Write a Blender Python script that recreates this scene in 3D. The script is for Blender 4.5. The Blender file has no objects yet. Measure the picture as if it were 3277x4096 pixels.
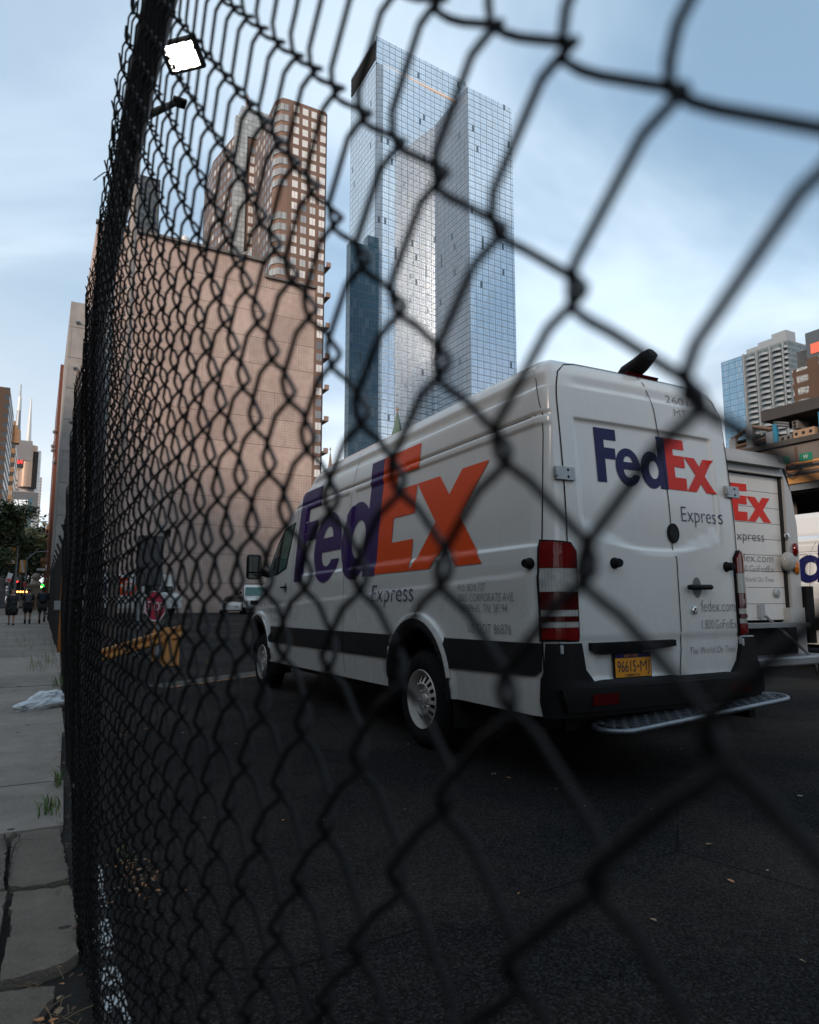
import bpy, bmesh, math, random
import numpy as np
from mathutils import Vector, Matrix, Euler
from mathutils.geometry import tessellate_polygon
R = math.radians
rnd = random.Random(7)
C = bpy.context.scene.collection
SC = bpy.context.scene

# ------------------------------------------------------------------ camera, world, sun, exposure
CAMH = 1.138; PITCH = .1282; FPX = 683.0
cam = bpy.data.cameras.new('camera'); camo = bpy.data.objects.new('camera', cam); C.objects.link(camo)
camo.location = (0, 0, CAMH); camo.rotation_euler = (math.pi/2 + PITCH, 0, 0)
cam.sensor_fit = 'VERTICAL'; cam.sensor_height = 36; cam.sensor_width = 28.8
cam.lens = FPX*36/1024; cam.clip_start = .01; cam.clip_end = 6000
cam.dof.use_dof = True; cam.dof.focus_distance = 5.2; cam.dof.aperture_fstop = 5.4
SC.camera = camo
STREET = R(28.4)                       # the street runs 28.4 degrees left of the view direction
SUN_EL, SUN_AZ = R(23), R(206)          # azimuth clockwise from +Y
w = bpy.data.worlds.new('World'); SC.world = w; w.use_nodes = True
nt = w.node_tree; N = nt.nodes; L = nt.links
bg = N['Background']; bg.inputs['Strength'].default_value = .15
sky = N.new('ShaderNodeTexSky'); sky.sky_type = 'NISHITA'; sky.sun_disc = False
sky.sun_elevation = SUN_EL; sky.sun_rotation = SUN_AZ; sky.air_density = 1.0; sky.dust_density = 2.0
tc = N.new('ShaderNodeTexCoord'); sep = N.new('ShaderNodeSeparateXYZ'); L.new(tc.outputs['Generated'], sep.inputs[0])
def wmath(op, a, b=None, clamp=False):
    n = N.new('ShaderNodeMath'); n.operation = op; n.use_clamp = clamp
    for i, v in enumerate((a, b)):
        if v is None: continue
        if isinstance(v, (int, float)): n.inputs[i].default_value = v
        else: L.new(v, n.inputs[i])
    return n.outputs[0]
zz = wmath('ADD', wmath('MAXIMUM', sep.outputs[2], 0.0), .22)
cx = wmath('DIVIDE', sep.outputs[0], zz); cy = wmath('DIVIDE', sep.outputs[1], zz)
comb = N.new('ShaderNodeCombineXYZ'); L.new(cx, comb.inputs[0]); L.new(cy, comb.inputs[1])
def wnoise(scale, detail, off, dist=0.6, rough=.55, sx=1.0, sy=1.0):
    mp = N.new('ShaderNodeMapping'); mp.inputs['Location'].default_value = off; mp.inputs['Scale'].default_value = (sx, sy, 1)
    mp.inputs['Rotation'].default_value = (0, 0, .5)
    L.new(comb.outputs[0], mp.inputs[0])
    n = N.new('ShaderNodeTexNoise'); n.inputs['Scale'].default_value = scale; n.inputs['Detail'].default_value = detail
    n.inputs['Distortion'].default_value = dist; n.inputs['Roughness'].default_value = rough
    L.new(mp.outputs[0], n.inputs['Vector']); return n.outputs['Fac']
def wramp(x, p0, c0, p1, c1):
    r = N.new('ShaderNodeValToRGB'); e = r.color_ramp.elements
    e[0].position = p0; e[0].color = (*c0, 1); e[1].position = p1; e[1].color = (*c1, 1); r.color_ramp.interpolation = 'EASE'
    L.new(x, r.inputs[0]); return r.outputs[0]
def wmix(f, a, b):
    m = N.new('ShaderNodeMix'); m.data_type = 'RGBA'
    if isinstance(f, (int, float)): m.inputs[0].default_value = f
    else: L.new(f, m.inputs[0])
    for i, v in ((6, a), (7, b)):
        if isinstance(v, tuple): m.inputs[i].default_value = (*v, 1)
        else: L.new(v, m.inputs[i])
    return m.outputs[2]
n1 = wnoise(.8, 5, (5.1, 3.2, 0), .5, .52, 1.0, 1.3)
n2 = wnoise(.45, 4, (7.3, 2.2, 0), .4, .5, 1.0, 1.3)
# clouds: pale grey-white veils, a little warm near the horizon on the left, bluer up on the right
cl = wramp(n1, .36, (1.0, 1.55, 2.15), .68, (3.15, 3.75, 4.2))
low = wmath('SUBTRACT', 1.0, wmath('MULTIPLY', sep.outputs[2], 2.6, True), True)
warm = wmix(wmath('MULTIPLY', low, .75, True), cl, (3.9, 3.75, 3.75))
left = wmath('ADD', wmath('MULTIPLY', sep.outputs[0], -1.15), .18, True)
cl2 = wmix(wmath('MULTIPLY', left, .35, True), warm, (4.1, 4.6, 4.95))
cov = wmath('ADD', wmath('MULTIPLY', n2, 1.2), .32, True)
L.new(wmix(cov, sky.outputs[0], cl2), bg.inputs[0])
sl = bpy.data.lights.new('sun', 'SUN'); so = bpy.data.objects.new('sun', sl); C.objects.link(so)
sl.energy = 1.7; sl.angle = R(10); sl.color = (1, .80, .66)
so.rotation_euler = (R(90)-SUN_EL, 0, -SUN_AZ + math.pi)
so.rotation_euler = Vector((-math.sin(SUN_AZ)*math.cos(SUN_EL), -math.cos(SUN_AZ)*math.cos(SUN_EL), -math.sin(SUN_EL))).to_track_quat('-Z', 'Y').to_euler()
SC.view_settings.view_transform = 'Standard'; SC.view_settings.look = 'None'
SC.view_settings.exposure = 0.95; SC.view_settings.gamma = 1.0
SC.cycles.max_bounces = 6

# ------------------------------------------------------------------ frames
SD = Vector((-math.sin(STREET), math.cos(STREET), 0)); TD = Vector((math.cos(STREET), math.sin(STREET), 0))
def W(s, t, z=0): return SD*s + TD*t + Vector((0, 0, z))
def ray(px, py):
    a = px/4-409.6; u = 512-py/4
    return Vector((a, FPX*math.cos(PITCH)-u*math.sin(PITCH), FPX*math.sin(PITCH)+u*math.cos(PITCH)))
def on_s(px, py, s):                   # photograph pixel -> (s, t, z) on the plane across the street at distance s
    r = ray(px, py); k = s/r.dot(SD); p = r*k; return (s, p.dot(TD), p.z+CAMH)
def on_t(px, py, t):
    r = ray(px, py); k = t/r.dot(TD); p = r*k; return (p.dot(SD), t, p.z+CAMH)
def on_ground(px, py, z=0):
    r = ray(px, py); k = (z-CAMH)/r.z; p = r*k; return (p.dot(SD), p.dot(TD), z)

# ------------------------------------------------------------------ object helpers
def put(o, parent=None):
    C.objects.link(o)
    if parent: o.parent = parent
    return o
def thing(name, label, cat, loc=(0, 0, 0), rz=STREET, group=None, rot=None):
    o = bpy.data.objects.new(name, None); o.empty_display_size = .2; C.objects.link(o)
    o.location = loc; o.rotation_euler = rot if rot else (0, 0, rz)
    o['label'] = label; o['category'] = cat
    if group: o['group'] = group
    return o
def tag(o, label, cat, group=None, kind=None):
    o['label'] = label; o['category'] = cat
    if group: o['group'] = group
    if kind: o['kind'] = kind
    return o
def struct(o, kind='structure'): o['kind'] = kind; return o

class MB:
    def __init__(s): s.v = []; s.f = []; s.m = []; s.uv = []
    def add(s, vs, fs, m=0, uvs=None):
        b = len(s.v); s.v += [tuple(p) for p in vs]
        for i, f in enumerate(fs):
            s.f.append(tuple(b+k for k in f)); s.m.append(m)
            s.uv.append(uvs[i] if uvs else None)
        return s
    def box(s, c, d, m=0, rz=0, M=None):
        x, y, z = (q/2 for q in d); vs = [Vector((a*x, b*y, e*z)) for a in (-1, 1) for b in (-1, 1) for e in (-1, 1)]
        if rz: r = Matrix.Rotation(rz, 3, 'Z'); vs = [r @ v for v in vs]
        if M: vs = [M @ v for v in vs]
        vs = [v+Vector(c) for v in vs]
        return s.add(vs, [(0, 1, 3, 2), (4, 6, 7, 5), (0, 4, 5, 1), (2, 3, 7, 6), (0, 2, 6, 4), (1, 5, 7, 3)], m)
    def tube(s, pts, r, n=8, m=0, cap=True, closed=False):
        pts = [Vector(p) for p in pts]; rs = r if isinstance(r, (list, tuple)) else [r]*len(pts)
        rings = []; up = Vector((0, 0, 1)); k = len(pts)
        for i, p in enumerate(pts):
            if closed: d = pts[(i+1) % k]-pts[i-1]
            else: d = (pts[min(i+1, k-1)]-pts[max(i-1, 0)])
            d = d.normalized() if d.length > 1e-9 else Vector((0, 0, 1))
            a = d.cross(up)
            if a.length < .05: a = d.cross(Vector((1, 0, 0)))
            a.normalize(); b = a.cross(d)
            if i and rings: pass
            rings.append([p+(a*math.cos(2*math.pi*j/n)+b*math.sin(2*math.pi*j/n))*rs[i] for j in range(n)])
        vs = [v for q in rings for v in q]; fs = []
        for i in range(k if closed else k-1):
            i2 = (i+1) % k
            for j in range(n): fs.append((i*n+j, i*n+(j+1) % n, i2*n+(j+1) % n, i2*n+j))
        if cap and not closed: fs += [tuple(range(n-1, -1, -1)), tuple((k-1)*n+j for j in range(n))]
        return s.add(vs, fs, m)
    def lathe(s, prof, n=32, m=0, M=None, skip=None, mats=None):
        # prof: list of (r, h); axis = local Z, then M applied
        k = len(prof); vs = []
        for r, h in prof:
            for j in range(n):
                a = 2*math.pi*j/n; v = Vector((r*math.cos(a), r*math.sin(a), h)); vs.append(M @ v if M else v)
        for i in range(k-1):
            fs = [(i*n+j, i*n+(j+1) % n, (i+1)*n+(j+1) % n, (i+1)*n+j) for j in range(n) if not (skip and skip(i, j))]
            b = len(s.v) if i == 0 else b0
            if i == 0: b0 = len(s.v); s.v += [tuple(p) for p in vs]
            for f in fs: s.f.append(tuple(b0+q for q in f)); s.m.append(mats[i] if mats else m); s.uv.append(None)
        return s
    def prism(s, poly, z0, z1, m=0, mtop=None, bottom=True, rep=None):
        # vertical prism over a plan polygon, UV in metres
        n = len(poly); vs = [(x, y, z0) for x, y in poly]+[(x, y, z1) for x, y in poly]; fs = []; uvs = []; u = 0
        for i in range(n):
            j = (i+1) % n; l = math.dist(poly[i], poly[j]); fs.append((i, j, n+j, n+i))
            uvs.append([(u, z0), (u+l, z0), (u+l, z1), (u, z1)]); u += math.ceil(l) if rep is None else l
        s.add(vs, fs, m, uvs)
        s.add([(x, y, z1) for x, y in poly], [tuple(range(n))], m if mtop is None else mtop, [[(p[0], p[1]) for p in poly]])
        if bottom: s.add([(x, y, z0) for x, y in poly], [tuple(range(n-1, -1, -1))], m, [[(p[0], p[1]) for p in poly[::-1]]])
        return s
    def build(s, name, mats, parent=None, smooth=False, angle=None, loc=None, merge=False):
        me = bpy.data.meshes.new(name); me.from_pydata(s.v, [], s.f)
        if not isinstance(mats, (list, tuple)): mats = [mats]
        for m in mats: me.materials.append(m)
        me.polygons.foreach_set('material_index', [min(i, len(mats)-1) for i in s.m])
        if any(u is not None for u in s.uv):
            uvl = me.uv_layers.new(name='UVMap'); k = 0; dat = [0.0]*(2*len(me.loops))
            for p, u in zip(me.polygons, s.uv):
                if u is not None:
                    for q, li in enumerate(p.loop_indices): dat[2*li], dat[2*li+1] = u[q][0], u[q][1]
            uvl.data.foreach_set('uv', dat)
        if merge:
            b = bmesh.new(); b.from_mesh(me); bmesh.ops.remove_doubles(b, verts=b.verts, dist=1e-4)
            bmesh.ops.recalc_face_normals(b, faces=b.faces); b.to_mesh(me); b.free()
        me.update()
        if smooth:
            me.polygons.foreach_set('use_smooth', [True]*len(me.polygons))
            if angle is not None: me.set_sharp_from_angle(angle=R(angle))
        o = bpy.data.objects.new(name, me); put(o, parent)
        if loc: o.location = loc
        return o

def bevel(o, w=.01, seg=2, angle=40):
    m = o.modifiers.new('bevel', 'BEVEL'); m.width = w; m.segments = seg; m.limit_method = 'ANGLE'; m.angle_limit = R(angle)
    for p in o.data.polygons: p.use_smooth = True
    o.data.set_sharp_from_angle(angle=R(50)); return o

def fill_poly(loops):
    """triangulate 2D outline with holes -> verts, tris"""
    pl = [[Vector((x, y, 0)) for x, y in lp] for lp in loops]
    tris = tessellate_polygon(pl); flat = [(v.x, v.y) for lp in pl for v in lp]
    return flat, [tuple(t) for t in tris]

def decal(loops, fn, name, mat, parent, step=.05, off=.003, thick=0.0):
    """a thin film or moulding cut to a 2D outline and wrapped on a surface fn(a, z, off)"""
    fl, tr = fill_poly(loops)
    bm = bmesh.new(); vs = [bm.verts.new((x, y, 0)) for x, y in fl]
    for t in tr:
        try: bm.faces.new([vs[i] for i in t])
        except ValueError: pass
    bmesh.ops.recalc_face_normals(bm, faces=bm.faces)
    xs = [p[0] for p in fl]; ys = [p[1] for p in fl]
    for ax, lo, hi in ((0, min(xs), max(xs)), (1, min(ys), max(ys))):
        k = math.ceil(lo/step)*step
        while k < hi:
            co = (k, 0, 0) if ax == 0 else (0, k, 0); no = (1, 0, 0) if ax == 0 else (0, 1, 0)
            bmesh.ops.bisect_plane(bm, geom=bm.verts[:]+bm.edges[:]+bm.faces[:], plane_co=co, plane_no=no, dist=1e-5); k += step
    bmesh.ops.remove_doubles(bm, verts=bm.verts, dist=1e-5)
    if thick:
        base = {v: (v.co.x, v.co.y) for v in bm.verts}
        edges = [e for e in bm.edges if len(e.link_faces) == 1]
        r = bmesh.ops.extrude_edge_only(bm, edges=edges)
        nv = [g for g in r['geom'] if isinstance(g, bmesh.types.BMVert)]; low = set(nv)
        for v in bm.verts:
            x, y = v.co.x, v.co.y; v.co = fn(x, y, off if v in low else off+thick)
    else:
        for v in bm.verts: x, y = v.co.x, v.co.y; v.co = fn(x, y, off)
    me = bpy.data.meshes.new(name); bm.normal_update(); bm.to_mesh(me); bm.free(); me.materials.append(mat)
    for p in me.polygons: p.use_smooth = True
    me.set_sharp_from_angle(angle=R(45))
    return put(bpy.data.objects.new(name, me), parent)

def ribbon(path, width, fn, name, mat, parent, off=.002, closed=False, step=.06):
    pts = []
    P = list(path)+([path[0]] if closed else [])
    for a, b in zip(P[:-1], P[1:]):
        n = max(1, int(math.dist(a, b)/step))
        for i in range(n): pts.append((a[0]+(b[0]-a[0])*i/n, a[1]+(b[1]-a[1])*i/n))
    pts.append(P[-1]); vs = []; fs = []
    for i, p in enumerate(pts):
        a = pts[max(0, i-1)]; b = pts[min(len(pts)-1, i+1)]
        if closed and i in (0, len(pts)-1): a = pts[-2]; b = pts[1]
        d = Vector((b[0]-a[0], b[1]-a[1])); d.normalize(); n = Vector((-d.y, d.x))*(width/2)
        vs += [fn(p[0]+n.x, p[1]+n.y, off), fn(p[0]-n.x, p[1]-n.y, off)]
    for i in range(len(pts)-1): fs.append((2*i, 2*i+1, 2*i+3, 2*i+2))
    mb = MB(); mb.add(vs, fs); return mb.build(name, mat, parent, smooth=True)

_txt = {}
def text_geo(s, size=1.0, sx=1.0, shear=0.0, thin=0.0, align='LEFT', spacing=1.0):
    key = (s, size, sx, shear, thin, align, spacing)
    if key in _txt: return _txt[key]
    cu = bpy.data.curves.new('lettering', 'FONT'); cu.body = s; cu.size = size; cu.shear = shear; cu.offset = -thin
    cu.align_x = align; cu.space_character = spacing; cu.resolution_u = 3; cu.fill_mode = 'FRONT'
    o = bpy.data.objects.new('lettering', cu); C.objects.link(o); dg = bpy.context.evaluated_depsgraph_get()
    me = bpy.data.meshes.new_from_object(o.evaluated_get(dg)); C.objects.unlink(o); bpy.data.objects.remove(o)
    v = [(p.co.x*sx, p.co.y) for p in me.vertices]; f = [tuple(p.vertices) for p in me.polygons]
    bpy.data.meshes.remove(me); _txt[key] = (v, f); return v, f
def text(s, fn, name, mat, parent, a, z, h, width=None, shear=0, thin=.012, off=.003, align='LEFT', spacing=1.0):
    """lettering of cap height h starting at (a, z); squeezed to width"""
    v, f = text_geo(s, 1.0, 1.0, shear, thin, 'LEFT', spacing)
    k = h/.70; x0 = min(p[0] for p in v); x1 = max(p[0] for p in v); kx = width/(x1-x0) if width else k*.8
    if align == 'CENTER': a = a-kx*(x1-x0)/2
    mb = MB(); mb.add([fn(a+(p[0]-x0)*kx, z+p[1]*k, off) for p in v], f)
    return mb.build(name, mat, parent)

# ------------------------------------------------------------------ materials
class NT:
    def __init__(s, name):
        s.m = bpy.data.materials.new(name); s.m.use_nodes = True; s.t = s.m.node_tree; s.b = s.t.nodes['Principled BSDF']
    def n(s, typ, **kw):
        x = s.t.nodes.new('ShaderNode'+typ)
        for k, v in kw.items(): setattr(x, k, v)
        return x
    def l(s, a, b): s.t.links.new(a, b)
    def setin(s, sock, v):
        if isinstance(v, (int, float)): sock.default_value = v
        elif isinstance(v, tuple): sock.default_value = (*v, 1) if len(v) == 3 and len(sock.default_value) == 4 else v
        else: s.l(v, sock)
    def math(s, op, a, b=None, c=None, clamp=False):
        x = s.n('Math', operation=op, use_clamp=clamp)
        for i, v in enumerate((a, b, c)):
            if v is not None: s.setin(x.inputs[i], v)
        return x.outputs[0]
    def mix(s, f, a, b, bt='MIX'):
        x = s.n('Mix', data_type='RGBA', blend_type=bt); s.setin(x.inputs[0], f); s.setin(x.inputs[6], a); s.setin(x.inputs[7], b); return x.outputs[2]
    def coord(s, kind='Object'): return s.n('TexCoord').outputs[kind]
    def noise(s, vec, scale, detail=4, rough=.55, dist=0):
        x = s.n('TexNoise'); s.l(vec, x.inputs['Vector']); x.inputs['Scale'].default_value = scale; x.inputs['Detail'].default_value = detail
        x.inputs['Roughness'].default_value = rough; x.inputs['Distortion'].default_value = dist; return x.outputs['Fac']
    def map(s, vec, scale=(1, 1, 1), loc=(0, 0, 0), rot=(0, 0, 0)):
        x = s.n('Mapping'); s.l(vec, x.inputs[0]); x.inputs['Scale'].default_value = scale; x.inputs['Location'].default_value = loc; x.inputs['Rotation'].default_value = rot; return x.outputs[0]
    def ramp(s, f, *st):
        x = s.n('ValToRGB'); e = x.color_ramp.elements
        while len(e) < len(st): e.new(.5)
        for i, (p, c) in enumerate(st): e[i].position = p; e[i].color = (*c, 1) if isinstance(c, tuple) else (c, c, c, 1)
        s.l(f, x.inputs[0]); return x.outputs[0]
    def bump(s, h, strength=.3, dist=.01):
        x = s.n('Bump'); s.l(h, x.inputs['Height']); x.inputs['Strength'].default_value = strength; x.inputs['Distance'].default_value = dist
        s.l(x.outputs[0], s.b.inputs['Normal'])
    def base(s, c): s.setin(s.b.inputs['Base Color'], c); return s
    def rough(s, v): s.setin(s.b.inputs['Roughness'], v); return s
    def metal(s, v): s.setin(s.b.inputs['Metallic'], v); return s
    def spec(s, v): s.setin(s.b.inputs['Specular IOR Level'], v); return s
    def emit(s, c, st=1.0): s.setin(s.b.inputs['Emission Color'], c); s.setin(s.b.inputs['Emission Strength'], st); return s
def plain(name, c, rough=.5, metal=0, var=.12, scale=6.0, spec=.5, bump=0, coat=0):
    t = NT(name); v = t.coord(); f = t.noise(v, scale, 5, .6)
    a = tuple(max(0, q*(1-var)) for q in c); b = tuple(min(1, q*(1+var)) for q in c)
    t.base(t.mix(f, a, b)); t.rough(t.math('ADD', t.math('MULTIPLY', t.noise(v, scale*2.3, 3), .18), rough-.09)).metal(metal).spec(spec)
    if bump: t.bump(t.noise(v, scale*6, 4), bump, .01)
    if coat: t.b.inputs['Coat Weight'].default_value = coat; t.b.inputs['Coat Roughness'].default_value = .08
    return t.m
def emitter(name, c, st):
    t = NT(name); t.base(tuple(q*.3 for q in c)).emit(c, st); return t.m
def paint(name, c, rough=.28, dirt=.22):
    t = NT(name); v = t.coord(); sp = t.n('SeparateXYZ'); t.l(v, sp.inputs[0])
    big = t.noise(v, 1.6, 5, .6); str_ = t.noise(t.map(v, (6, 6, .7)), 3.0, 5, .65); fine = t.noise(v, 60, 3, .6)
    lowz = t.math('SUBTRACT', 1.0, t.math('MULTIPLY', sp.outputs[2], .75), None, True)
    d = t.math('MULTIPLY', t.math('ADD', t.math('MULTIPLY', str_, .5), t.math('MULTIPLY', big, .5)), t.math('ADD', t.math('MULTIPLY', lowz, .9), .25))
    t.base(t.mix(t.math('MULTIPLY', d, dirt*3, None, True), c, tuple(q*.45+.02 for q in c)))
    t.rough(t.math('ADD', t.math('MULTIPLY', d, .35), t.math('ADD', t.math('MULTIPLY', fine, .06), rough-.05)))
    t.b.inputs['Coat Weight'].default_value = .5; t.b.inputs['Coat Roughness'].default_value = .12
    return t.m
def facade(name, wall, glass, cw, ch, ww, wh, rough_w=.7, rough_g=.12, lit=0.0, uoff=0.0, voff=0.0, mull=0, band=None, metal_g=.0, var=.5, blind=None, wallbump=0, spec=.7):
    """a window grid in metres (UV): cell cw x ch, pane ww x wh; panes vary cell by cell"""
    t = NT(name); uv = t.coord('UV'); sp = t.n('SeparateXYZ'); t.l(uv, sp.inputs[0])
    u = t.math('DIVIDE', t.math('ADD', sp.outputs[0], uoff), cw); v = t.math('DIVIDE', t.math('ADD', sp.outputs[1], voff), ch)
    fu = t.math('FRACT', u); fv = t.math('FRACT', v); iu = t.math('FLOOR', u); iv = t.math('FLOOR', v)
    def inside(f, frac): return t.math('LESS_THAN', t.math('ABSOLUTE', t.math('SUBTRACT', f, .5)), frac/2)
    m = t.math('MULTIPLY', inside(fu, ww/cw), inside(fv, wh/ch))
    if mull:
        k = t.math('FRACT', t.math('MULTIPLY', t.math('ADD', t.math('SUBTRACT', fu, .5), ww/cw/2), mull*cw/ww))
        m = t.math('MULTIPLY', m, t.math('GREATER_THAN', t.math('MULTIPLY', k, t.math('SUBTRACT', 1.0, k)), .035))
    cb = t.n('CombineXYZ'); t.l(iu, cb.inputs[0]); t.l(iv, cb.inputs[1])
    wn = t.n('TexWhiteNoise', noise_dimensions='2D'); t.l(cb.outputs[0], wn.inputs['Vector']); r = wn.outputs['Value']
    g = t.mix(t.math('MULTIPLY', r, var), glass, tuple(q*.25 for q in glass))
    if blind: g = t.mix(t.math('GREATER_THAN', r, .62), g, blind)
    nz = t.noise(t.coord(), .12, 5, .6); nz2 = t.noise(t.coord(), 2.5, 4, .6)
    wcol = t.mix(t.math('ADD', t.math('MULTIPLY', nz, .5), t.math('MULTIPLY', nz2, .5)), tuple(q*.78 for q in wall), tuple(min(1, q*1.18) for q in wall))
    t.base(t.mix(m, wcol, g)); t.rough(t.math('ADD', t.math('MULTIPLY', m, rough_g-rough_w), rough_w))
    t.metal(t.math('MULTIPLY', m, metal_g)); t.spec(t.math('ADD', t.math('MULTIPLY', m, spec-.3), .3))
    if lit:
        on = t.math('MULTIPLY', m, t.math('GREATER_THAN', t.math('FRACT', t.math('MULTIPLY', r, 17.3)), 1-lit))
        t.b.inputs['Emission Color'].default_value = (1, .62, .3, 1); t.l(t.math('MULTIPLY', on, .8), t.b.inputs['Emission Strength'])
    t.bump(t.math('ADD', t.math('MULTIPLY', m, -1.0), t.math('MULTIPLY', nz2, wallbump)), .5, .08)
    return t.m
# ------------------------------------------------------------------ shared materials
M_WHITE = paint('white_paint', (.72, .705, .67), .22, .42)
M_WHITE2 = paint('white_paint_dull', (.62, .62, .60), .4, .35)
M_GREYPAINT = paint('grey_aluminium', (.33, .34, .34), .45, .3)
M_BLACKPL = plain('black_plastic', (.0045, .0045, .005), .6, var=.3, scale=9, bump=.15, spec=.18)
M_BAND = plain('charcoal_plastic', (.011, .012, .014), .45, var=.25, scale=5, bump=.1, spec=.25)
M_GAP = plain('dark_gap', (.008, .008, .008), .9, var=.1)
M_RUBBER = plain('tyre_rubber', (.008, .008, .0085), .8, spec=.15, var=.35, scale=14, bump=.3)
M_RIM = plain('steel_rim', (.55, .51, .47), .38, metal=.35, var=.3, scale=8)
M_GLASS = plain('dark_window_glass', (.012, .02, .018), .06, var=.2, spec=.9)
M_GREENGL = plain('green_window_glass', (.03, .10, .075), .08, var=.4, scale=2.5, spec=.8)
M_PURPLE = plain('purple_vinyl', (.035, .012, .095), .38, var=.12, scale=2, spec=.25)
M_NAVY = plain('navy_vinyl', (.008, .009, .07), .38, var=.12, scale=2, spec=.25)
M_ORANGE = plain('orange_vinyl', (.74, .07, .006), .38, var=.06, scale=2, spec=.25)
M_RED = plain('red_vinyl', (.66, .022, .010), .38, var=.06, scale=2, spec=.25)
M_GREYTXT = plain('grey_vinyl', (.12, .12, .125), .45, var=.1)
M_NAVYTXT = plain('navy_vinyl_thin', (.03, .03, .10), .4, var=.1)
M_CHROME = plain('bright_metal', (.6, .6, .6), .18, metal=1, var=.15)
M_GALV = plain('galvanised_steel', (.20, .22, .24), .40, metal=.8, var=.4, scale=18, bump=.25)
M_STEEL = plain('grey_steel', (.25, .26, .27), .5, metal=.6, var=.3, scale=8, bump=.1)
M_HINGE = plain('hinge_grey', (.36, .38, .39), .4, metal=.3, var=.15, scale=10)
def lens(name, c, ribs=160, rough=.12):
    t = NT(name); sp = t.n('SeparateXYZ'); t.l(t.coord(), sp.inputs[0])
    q = t.math('ADD', t.math('ADD', sp.outputs[0], sp.outputs[1]), 0.0)
    s1 = t.math('SINE', t.math('MULTIPLY', q, ribs)); nz = t.noise(t.coord(), 14, 3)
    f = t.math('ADD', t.math('MULTIPLY', s1, .06), t.math('MULTIPLY', nz, .9))
    t.base(t.mix(f, tuple(x*.45 for x in c), tuple(min(1, x*1.45) for x in c))).rough(rough).spec(.8); t.bump(s1, .12, .002)
    t.spec(.35); return t.m
M_REDLENS = lens('red_lens', (.15, .004, .005)); M_DARKRED = lens('dark_red_lens', (.06, .002, .003)); M_CLEAR = lens('clear_lens', (.36, .35, .33), 240, .2)
M_AMBERLENS = lens('amber_lens', (.55, .16, .02))

# ------------------------------------------------------------------ the tall panel van, as a surface P(a, z, off)
def lerp_tab(tab, x):
    if x <= tab[0][0]: return tab[0][1]
    for (x0, y0), (x1, y1) in zip(tab[:-1], tab[1:]):
        if x <= x1: return y0+(y1-y0)*(x-x0)/(x1-x0)
    return tab[-1][1]
YW = [(.40, .945), (.62, .965), (.85, .97), (1.35, .97), (1.7, .943), (2.0, .912), (2.25, .882), (2.50, .850), (2.60, .835), (2.66, .810), (2.70, .770), (2.735, .705), (2.78, .60), (2.815, .45), (2.838, .22), (2.845, .004)]
INS = [(2.5, 0), (2.60, .012), (2.66, .032), (2.70, .065), (2.735, .13), (2.78, .30), (2.815, .55), (2.838, .85), (2.845, 1.1)]
XF = [(.40, 5.20), (.55, 5.34), (.85, 5.36), (1.0, 5.32), (1.1, 5.25), (1.2, 5.10), (1.3, 4.95), (1.5, 4.79), (1.8, 4.56), (2.0, 4.38), (2.2, 4.10), (2.35, 3.82), (2.5, 3.55), (2.60, 3.35), (2.66, 3.2), (2.70, 3.05), (2.735, 2.85), (2.78, 2.6), (2.815, 2.2), (2.838, 1.8), (2.845, 1.5)]
CL = .22                                # arc length given to the rear corner
WB = 4.36
def sm(x, a, b): t = max(0, min(1, (x-a)/(b-a))); return t*t*(3-2*t)
def sdisp(X, z):
    d = 0.0
    belt = 1.293-.0334*(X+1.47)
    if z < belt: d += .010*(1-sm(belt-z, 0, .30))*sm(belt-z, 0, .014)
    for x0, x1 in ((-1.40, 1.46), (1.57, 2.84)):
        m = sm(X, x0, x0+.03)*(1-sm(X, x1-.03, x1))*sm(z, 1.445, 1.475)*(1-sm(z, 2.225, 2.255)); d -= .016*m
    d -= .010*(1-sm(abs(z-2.305), .006, .018)) if X > -1.45 else 0
    d -= .012*sm(z, 2.488, 2.505)*(1-sm(z, 2.53, 2.62))
    for x0 in (0, WB):
        q = math.hypot(X-x0, z-.51); d += .034*sm(q, .39, .44)*(1-sm(q, .505, .535))*(1 if z > .5 else .8)
    return d
def rdisp(Y, z):
    zb = 1.447+.16*min(1, (abs(Y)/.66))**2.6
    m = sm(z, zb-.012, zb+.018)*(1-sm(z, 2.275, 2.30))*(1-sm(abs(Y), .63, .66)); d = -.018*m
    d -= .012*sm(z, 2.50, 2.53)*(1-sm(z, 2.535, 2.60))*(1-sm(abs(Y), .5, .72))
    d -= .010*(1-sm(z, .86, .90))*sm(z, .60, .62)
    if -.10 < Y < .64: d -= .025*sm(z, .605, .65)*(1-sm(z, .80, .82))*sm(Y, -.10, -.03)*(1-sm(Y, .54, .62))
    return d
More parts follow.
